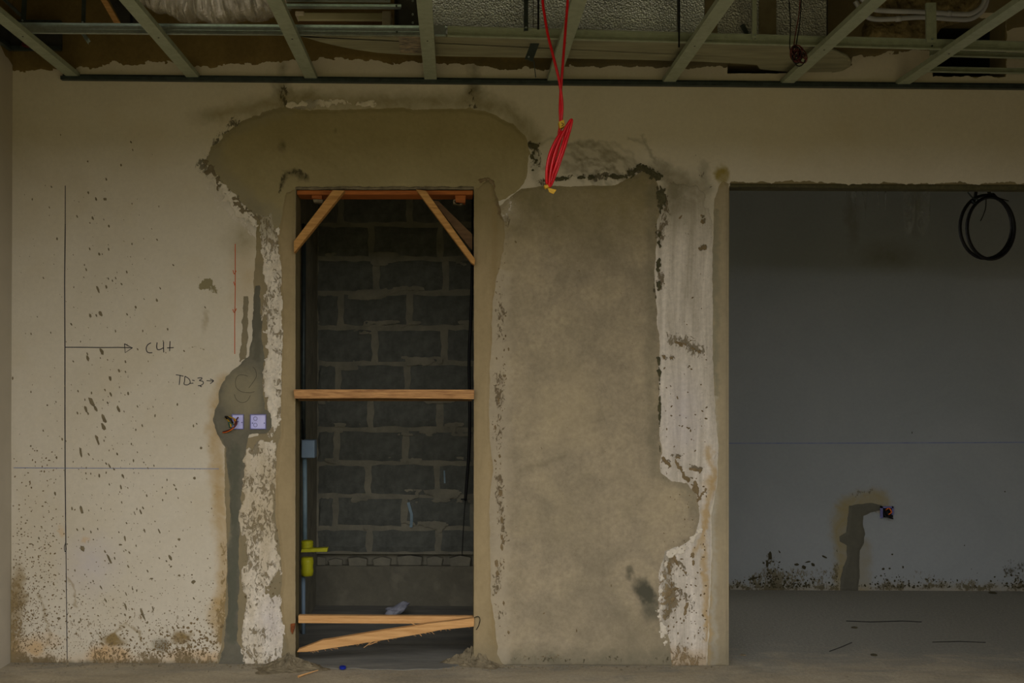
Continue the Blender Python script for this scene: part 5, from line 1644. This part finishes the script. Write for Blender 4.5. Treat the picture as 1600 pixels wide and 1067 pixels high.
# pale linear unit and the channels above it
Yd = 4.5
ld = thing('linear_diffuser', P(470, 40, Yd), 'pale plastic linear diffuser with bright end caps left of the foil duct', 'diffuser')
a, c = P(466, 19, Yd), P(606, 32, Yd)
MB().box(a.x, c.x, Yd, Yd + .10, c.z, a.z).build('body', M['diffuser'], ld, bevel=.006)
a2_, c2_ = P(466, 32, Yd + .01), P(606, 40, Yd + .01)
MB().box(a2_.x, c2_.x, Yd + .012, Yd + .10, c2_.z, a2_.z - .001).build('skirt', M['timber_old'], ld, bevel=.002)
for x0_, x1_, yb_ in ((461, 475, 24), (597, 611, 40)):
    a, c = P(x0_, 17, Yd - .004), P(x1_, yb_, Yd - .004)
    MB().box(a.x, c.x, Yd - .004, Yd + .10, c.z, a.z).build('end_cap', M['whitespot'], ld, bevel=.004)
for (xa, xb, ya, lab) in ((445, 627, 13.5, 'lower of two thin steel rails above the linear diffuser'), (448, 610, 3, 'upper of two thin steel rails above the linear diffuser')):
    p_, q_ = P(xa, ya, yfront(560) - .014), P(xb, ya + 1, yfront(627) - .014)
    o = thing('thin_rail', p_, lab, 'rail', 'thin rails above the diffuser')
    MB().extrude([[(0, 0), (.02, 0), (.02, .002), (0, .002)], [(-.002, 0), (0, 0), (0, .018), (-.002, .018)], [(0, .016), (.012, .016), (.012, .018), (0, .018)]], p_, q_).build('rail', M['galv'], o)
    MB().tube([q_ + Vector((-.02, -.012, .008)), q_ + Vector((-.02, -.018, .008))], .004, 8).build('bolt', M['galv_dark'], o)

# dark box by the left wall, timber strip and dark panel
zb, zt_ = P(60, 79, D - .06).z, P(60, 34, D - .06).z
bx = thing('dark_metal_box', (XL + .15, D - .06, zb), 'dark open metal box up against the left wall above the grid', 'metal box')
bx0, bx1 = XL + .012, P(97.5, 78, D - .06).x
MB().box(bx0, bx1, D - .066, D - .06, zb, zt_).build('back_panel', M['darkboard'], bx)
MB().box(bx0, bx0 + .006, D - .75, D - .067, zb, zt_).build('side_panel', M['darkboard'], bx)
MB().box(bx0, bx1, D - .085, D - .067, zb - .006, zb + .014).build('bottom_rail', M['galv_dark'], bx)
MB().box(bx0, bx0 + .02, D - .75, D - .086, zb - .006, zb + .014).build('bottom_rail', M['galv_dark'], bx)
MB().box(bx0, bx1, D - .085, D - .067, zt_ - .01, zt_).build('top_rail', M['galv_dark'], bx)
p_ = P(36, 70, D - .09)
tag(MB().tube(smooth_path([p_ + Vector((0, 0, .03)), p_ + Vector((.012, 0, .015)), p_, p_ + Vector((.03, 0, -.008))], 5), .008, 8).build('red_cable_end', M['wire_red'], None, True), 'stub of dark red cable inside the dark metal box', 'cable')
tag(MB().pxprism([(140, -30), (149, -30), (186, 34), (178, 36)], 4.4, 4.43).build('timber_strip', M['timber_pale'], bevel=.001), 'thin pale timber strip slanting above the left carrying channel', 'timber')
o = thing('dark_duct_panel', P(180, 36, 4.68), 'dark blue-black board hanging between the timber strip and the flexible duct', 'board')
MB().pxprism([(150, -40), (214, -40), (214, 36), (190, 37)], 4.68, 4.70).build('board', M['darkboard'], o, bevel=.002)
MB().pxprism([(203, -40), (207, -40), (207, 36), (203, 36)], 4.674, 4.6795).build('seam', M['rod'], o)
p_, q_ = P(5, -2, 4.2), P(34, 26, 4.45)
tag(MB().extrude([[(-.01, 0), (.01, 0), (.01, .002), (-.01, .002)]], p_, q_).build('stay_strip', M['galv_dark']), 'thin grey stay strip slanting from the left edge to the hanger strap', 'strip')

# pale conduits on the right
for k, (pts, lab) in enumerate((([(1340, -10), (1352, 4), (1364, 14), (1385, 17), (1440, 18.5), (1500, 22), (1520, 20), (1535, 8), (1542, -14), (1545, -40)], 'upper of two pale grey conduits bending across the rough cement'),
                                ([(1336, 2), (1350, 22), (1364, 29.5), (1390, 30), (1440, 27), (1490, 30), (1515, 30), (1532, 20), (1541, 4), (1547, -40)], 'lower of two pale grey conduits bending across the rough cement'))):
    Yp_ = 4.42
    o = thing('plastic_conduit', P(pts[4][0], pts[4][1], Yp_), lab, 'conduit', 'pale conduits above the grid')
    MB().tube(smooth_path([P(x, y, Yp_ + .02 * k) for x, y in pts], 8), .0105, 12).build('pipe', M['pvc'], o, True)
    q_ = [P(x, y, Yp_ + .02 * k) for x, y in ([(1480, 20.8), (1486, 21.2)] if k == 0 else [(1400, 29.6), (1408, 29)])]
    MB().tube(q_, .0128, 12).build('coupling', M['pvc'], o, True)

# red-black wire bundle
Yq = 4.05
wbn = thing('wire_bundle', P(1248, 103, Yq), 'tangled dark red and black wire bundle hanging by the seventh furring channel', 'wires')
for pts, mt in (([(1231, -60), (1233, 0), (1235, 40), (1234, 70), (1236, 86), (1240, 92)], 'black'), ([(1252, -60), (1250, 0), (1248, 25), (1243, 52), (1240, 76), (1238, 90)], 'wire_red'), ([(1254, -60), (1252, 0), (1250, 30), (1247, 52), (1244, 70), (1240, 92)], 'black')):
    MB().tube(smooth_path([P(x, y, Yq + .003 * i) for i, (x, y) in enumerate(pts)], 6), .0022, 6).build('wire', M[mt], wbn, True)
rnd = random.Random(4)
for k in range(12):
    cx, cy = rnd.uniform(1241, 1254), rnd.uniform(78, 94)
    rx_, ry_ = rnd.uniform(4, 8), rnd.uniform(7, 13)
    tl = rnd.uniform(-.6, .3)
    pts = []
    for q in range(20):
        a = 2 * math.pi * q / 20
        u, v = rx_ * math.cos(a), ry_ * math.sin(a)
        pts.append(P(cx + u * math.cos(tl) - v * math.sin(tl), cy + u * math.sin(tl) + v * math.cos(tl), Yq + .012 * math.sin(a * 2 + k) + rnd.uniform(-.006, .006)))
    MB().tube(pts, .0024, 6, closed=True).build('wire_loop', M['wire_red' if k % 3 else 'black'], wbn, True)

# ------------------------------------------------------------------ red cable
YW = 3.72
rc = thing('red_cable', P(860, 300, YW), 'bright red cable hanging from the ceiling, tied in a long narrow coil', 'cable')
wl = smooth_path([P(846, -140, YW), P(846.5, -60, YW), P(848, 0, YW), P(851, 24, YW), P(856, 54, YW), P(864, 86, YW), P(872, 118, YW), P(876, 140, YW), P(878.5, 165, YW), P(877, 190, YW), P(875, 205, YW)], 6)
wr = smooth_path([P(890, -140, YW + .01), P(888.5, -60, YW + .01), P(887, 0, YW + .01), P(884, 40, YW + .01), P(881, 80, YW + .01), P(878, 118, YW + .01), P(876, 145, YW + .01), P(875, 170, YW + .006), P(875.5, 192, YW + .004), P(873, 210, YW)], 6)
MB().tube(wl, .0052, 8).build('cable', M['red'], rc, True)
MB().tube(wr, .0052, 8).build('cable', M['red'], rc, True)
rnd = random.Random(9)
# long narrow loops: (upper end, lower end, half width)
for k, (ux, uy, lx, ly, hw, yo) in enumerate(((892, 190, 857, 290, 5.0, 0), (890, 196, 855, 287, 7.2, .014), (893, 187, 859, 291, 6.2, -.014), (884, 204, 856, 288, 5.2, .022), (878, 206, 855, 286, 5.0, -.02), (889, 193, 858, 289, 3.4, -.006))):
    dx, dy = lx - ux, ly - uy
    L = math.hypot(dx, dy)
    nx_, ny_ = -dy / L, dx / L
    pts = []
    for q in range(44):
        a = 2 * math.pi * q / 44
        s_ = .5 - .5 * math.cos(a)
        w_ = math.sin(a) * hw * (.75 + .25 * math.sin(s_ * math.pi))
        bow = -4.5 * math.sin(s_ * math.pi) * (1 if k != 4 else 1.4)
        pts.append(P(ux + dx * s_ + nx_ * (w_ - bow * .6), uy + dy * s_ + ny_ * (w_ - bow * .6), YW + yo * math.sin(a) + yo * .6 - .004 * k * .3))
    MB().tube(pts, .0052, 8, closed=True).build('coil_loop', M['red'], rc, True)
MB().pxprism([(873, 190), (881, 186.5), (883, 196), (875, 201)], YW - .018, YW + .016).build('tape', M['yellow_tape'], rc, bevel=.002)
tp = [c for c in rc.children if c.name.startswith('tape')][0]
MB().tube(smooth_path([P(877, 192, YW - .019), P(880.5, 194, YW - .019), P(877.5, 197, YW - .019)], 4), .0012, 5).build('tape_mark', M['ink'], tp, True)
MB().pxprism([(850, 289), (857, 288), (859, 292), (852, 294)], YW - .014, YW + .012).build('tape', M['yellow_tape'], rc, bevel=.002)
MB().pxprism([(855.5, 293), (869.5, 296.5), (865, 303), (858, 300)], YW - .004, YW + .002).build('tape_tail', M['yellow_tape'], rc, bevel=.0006)
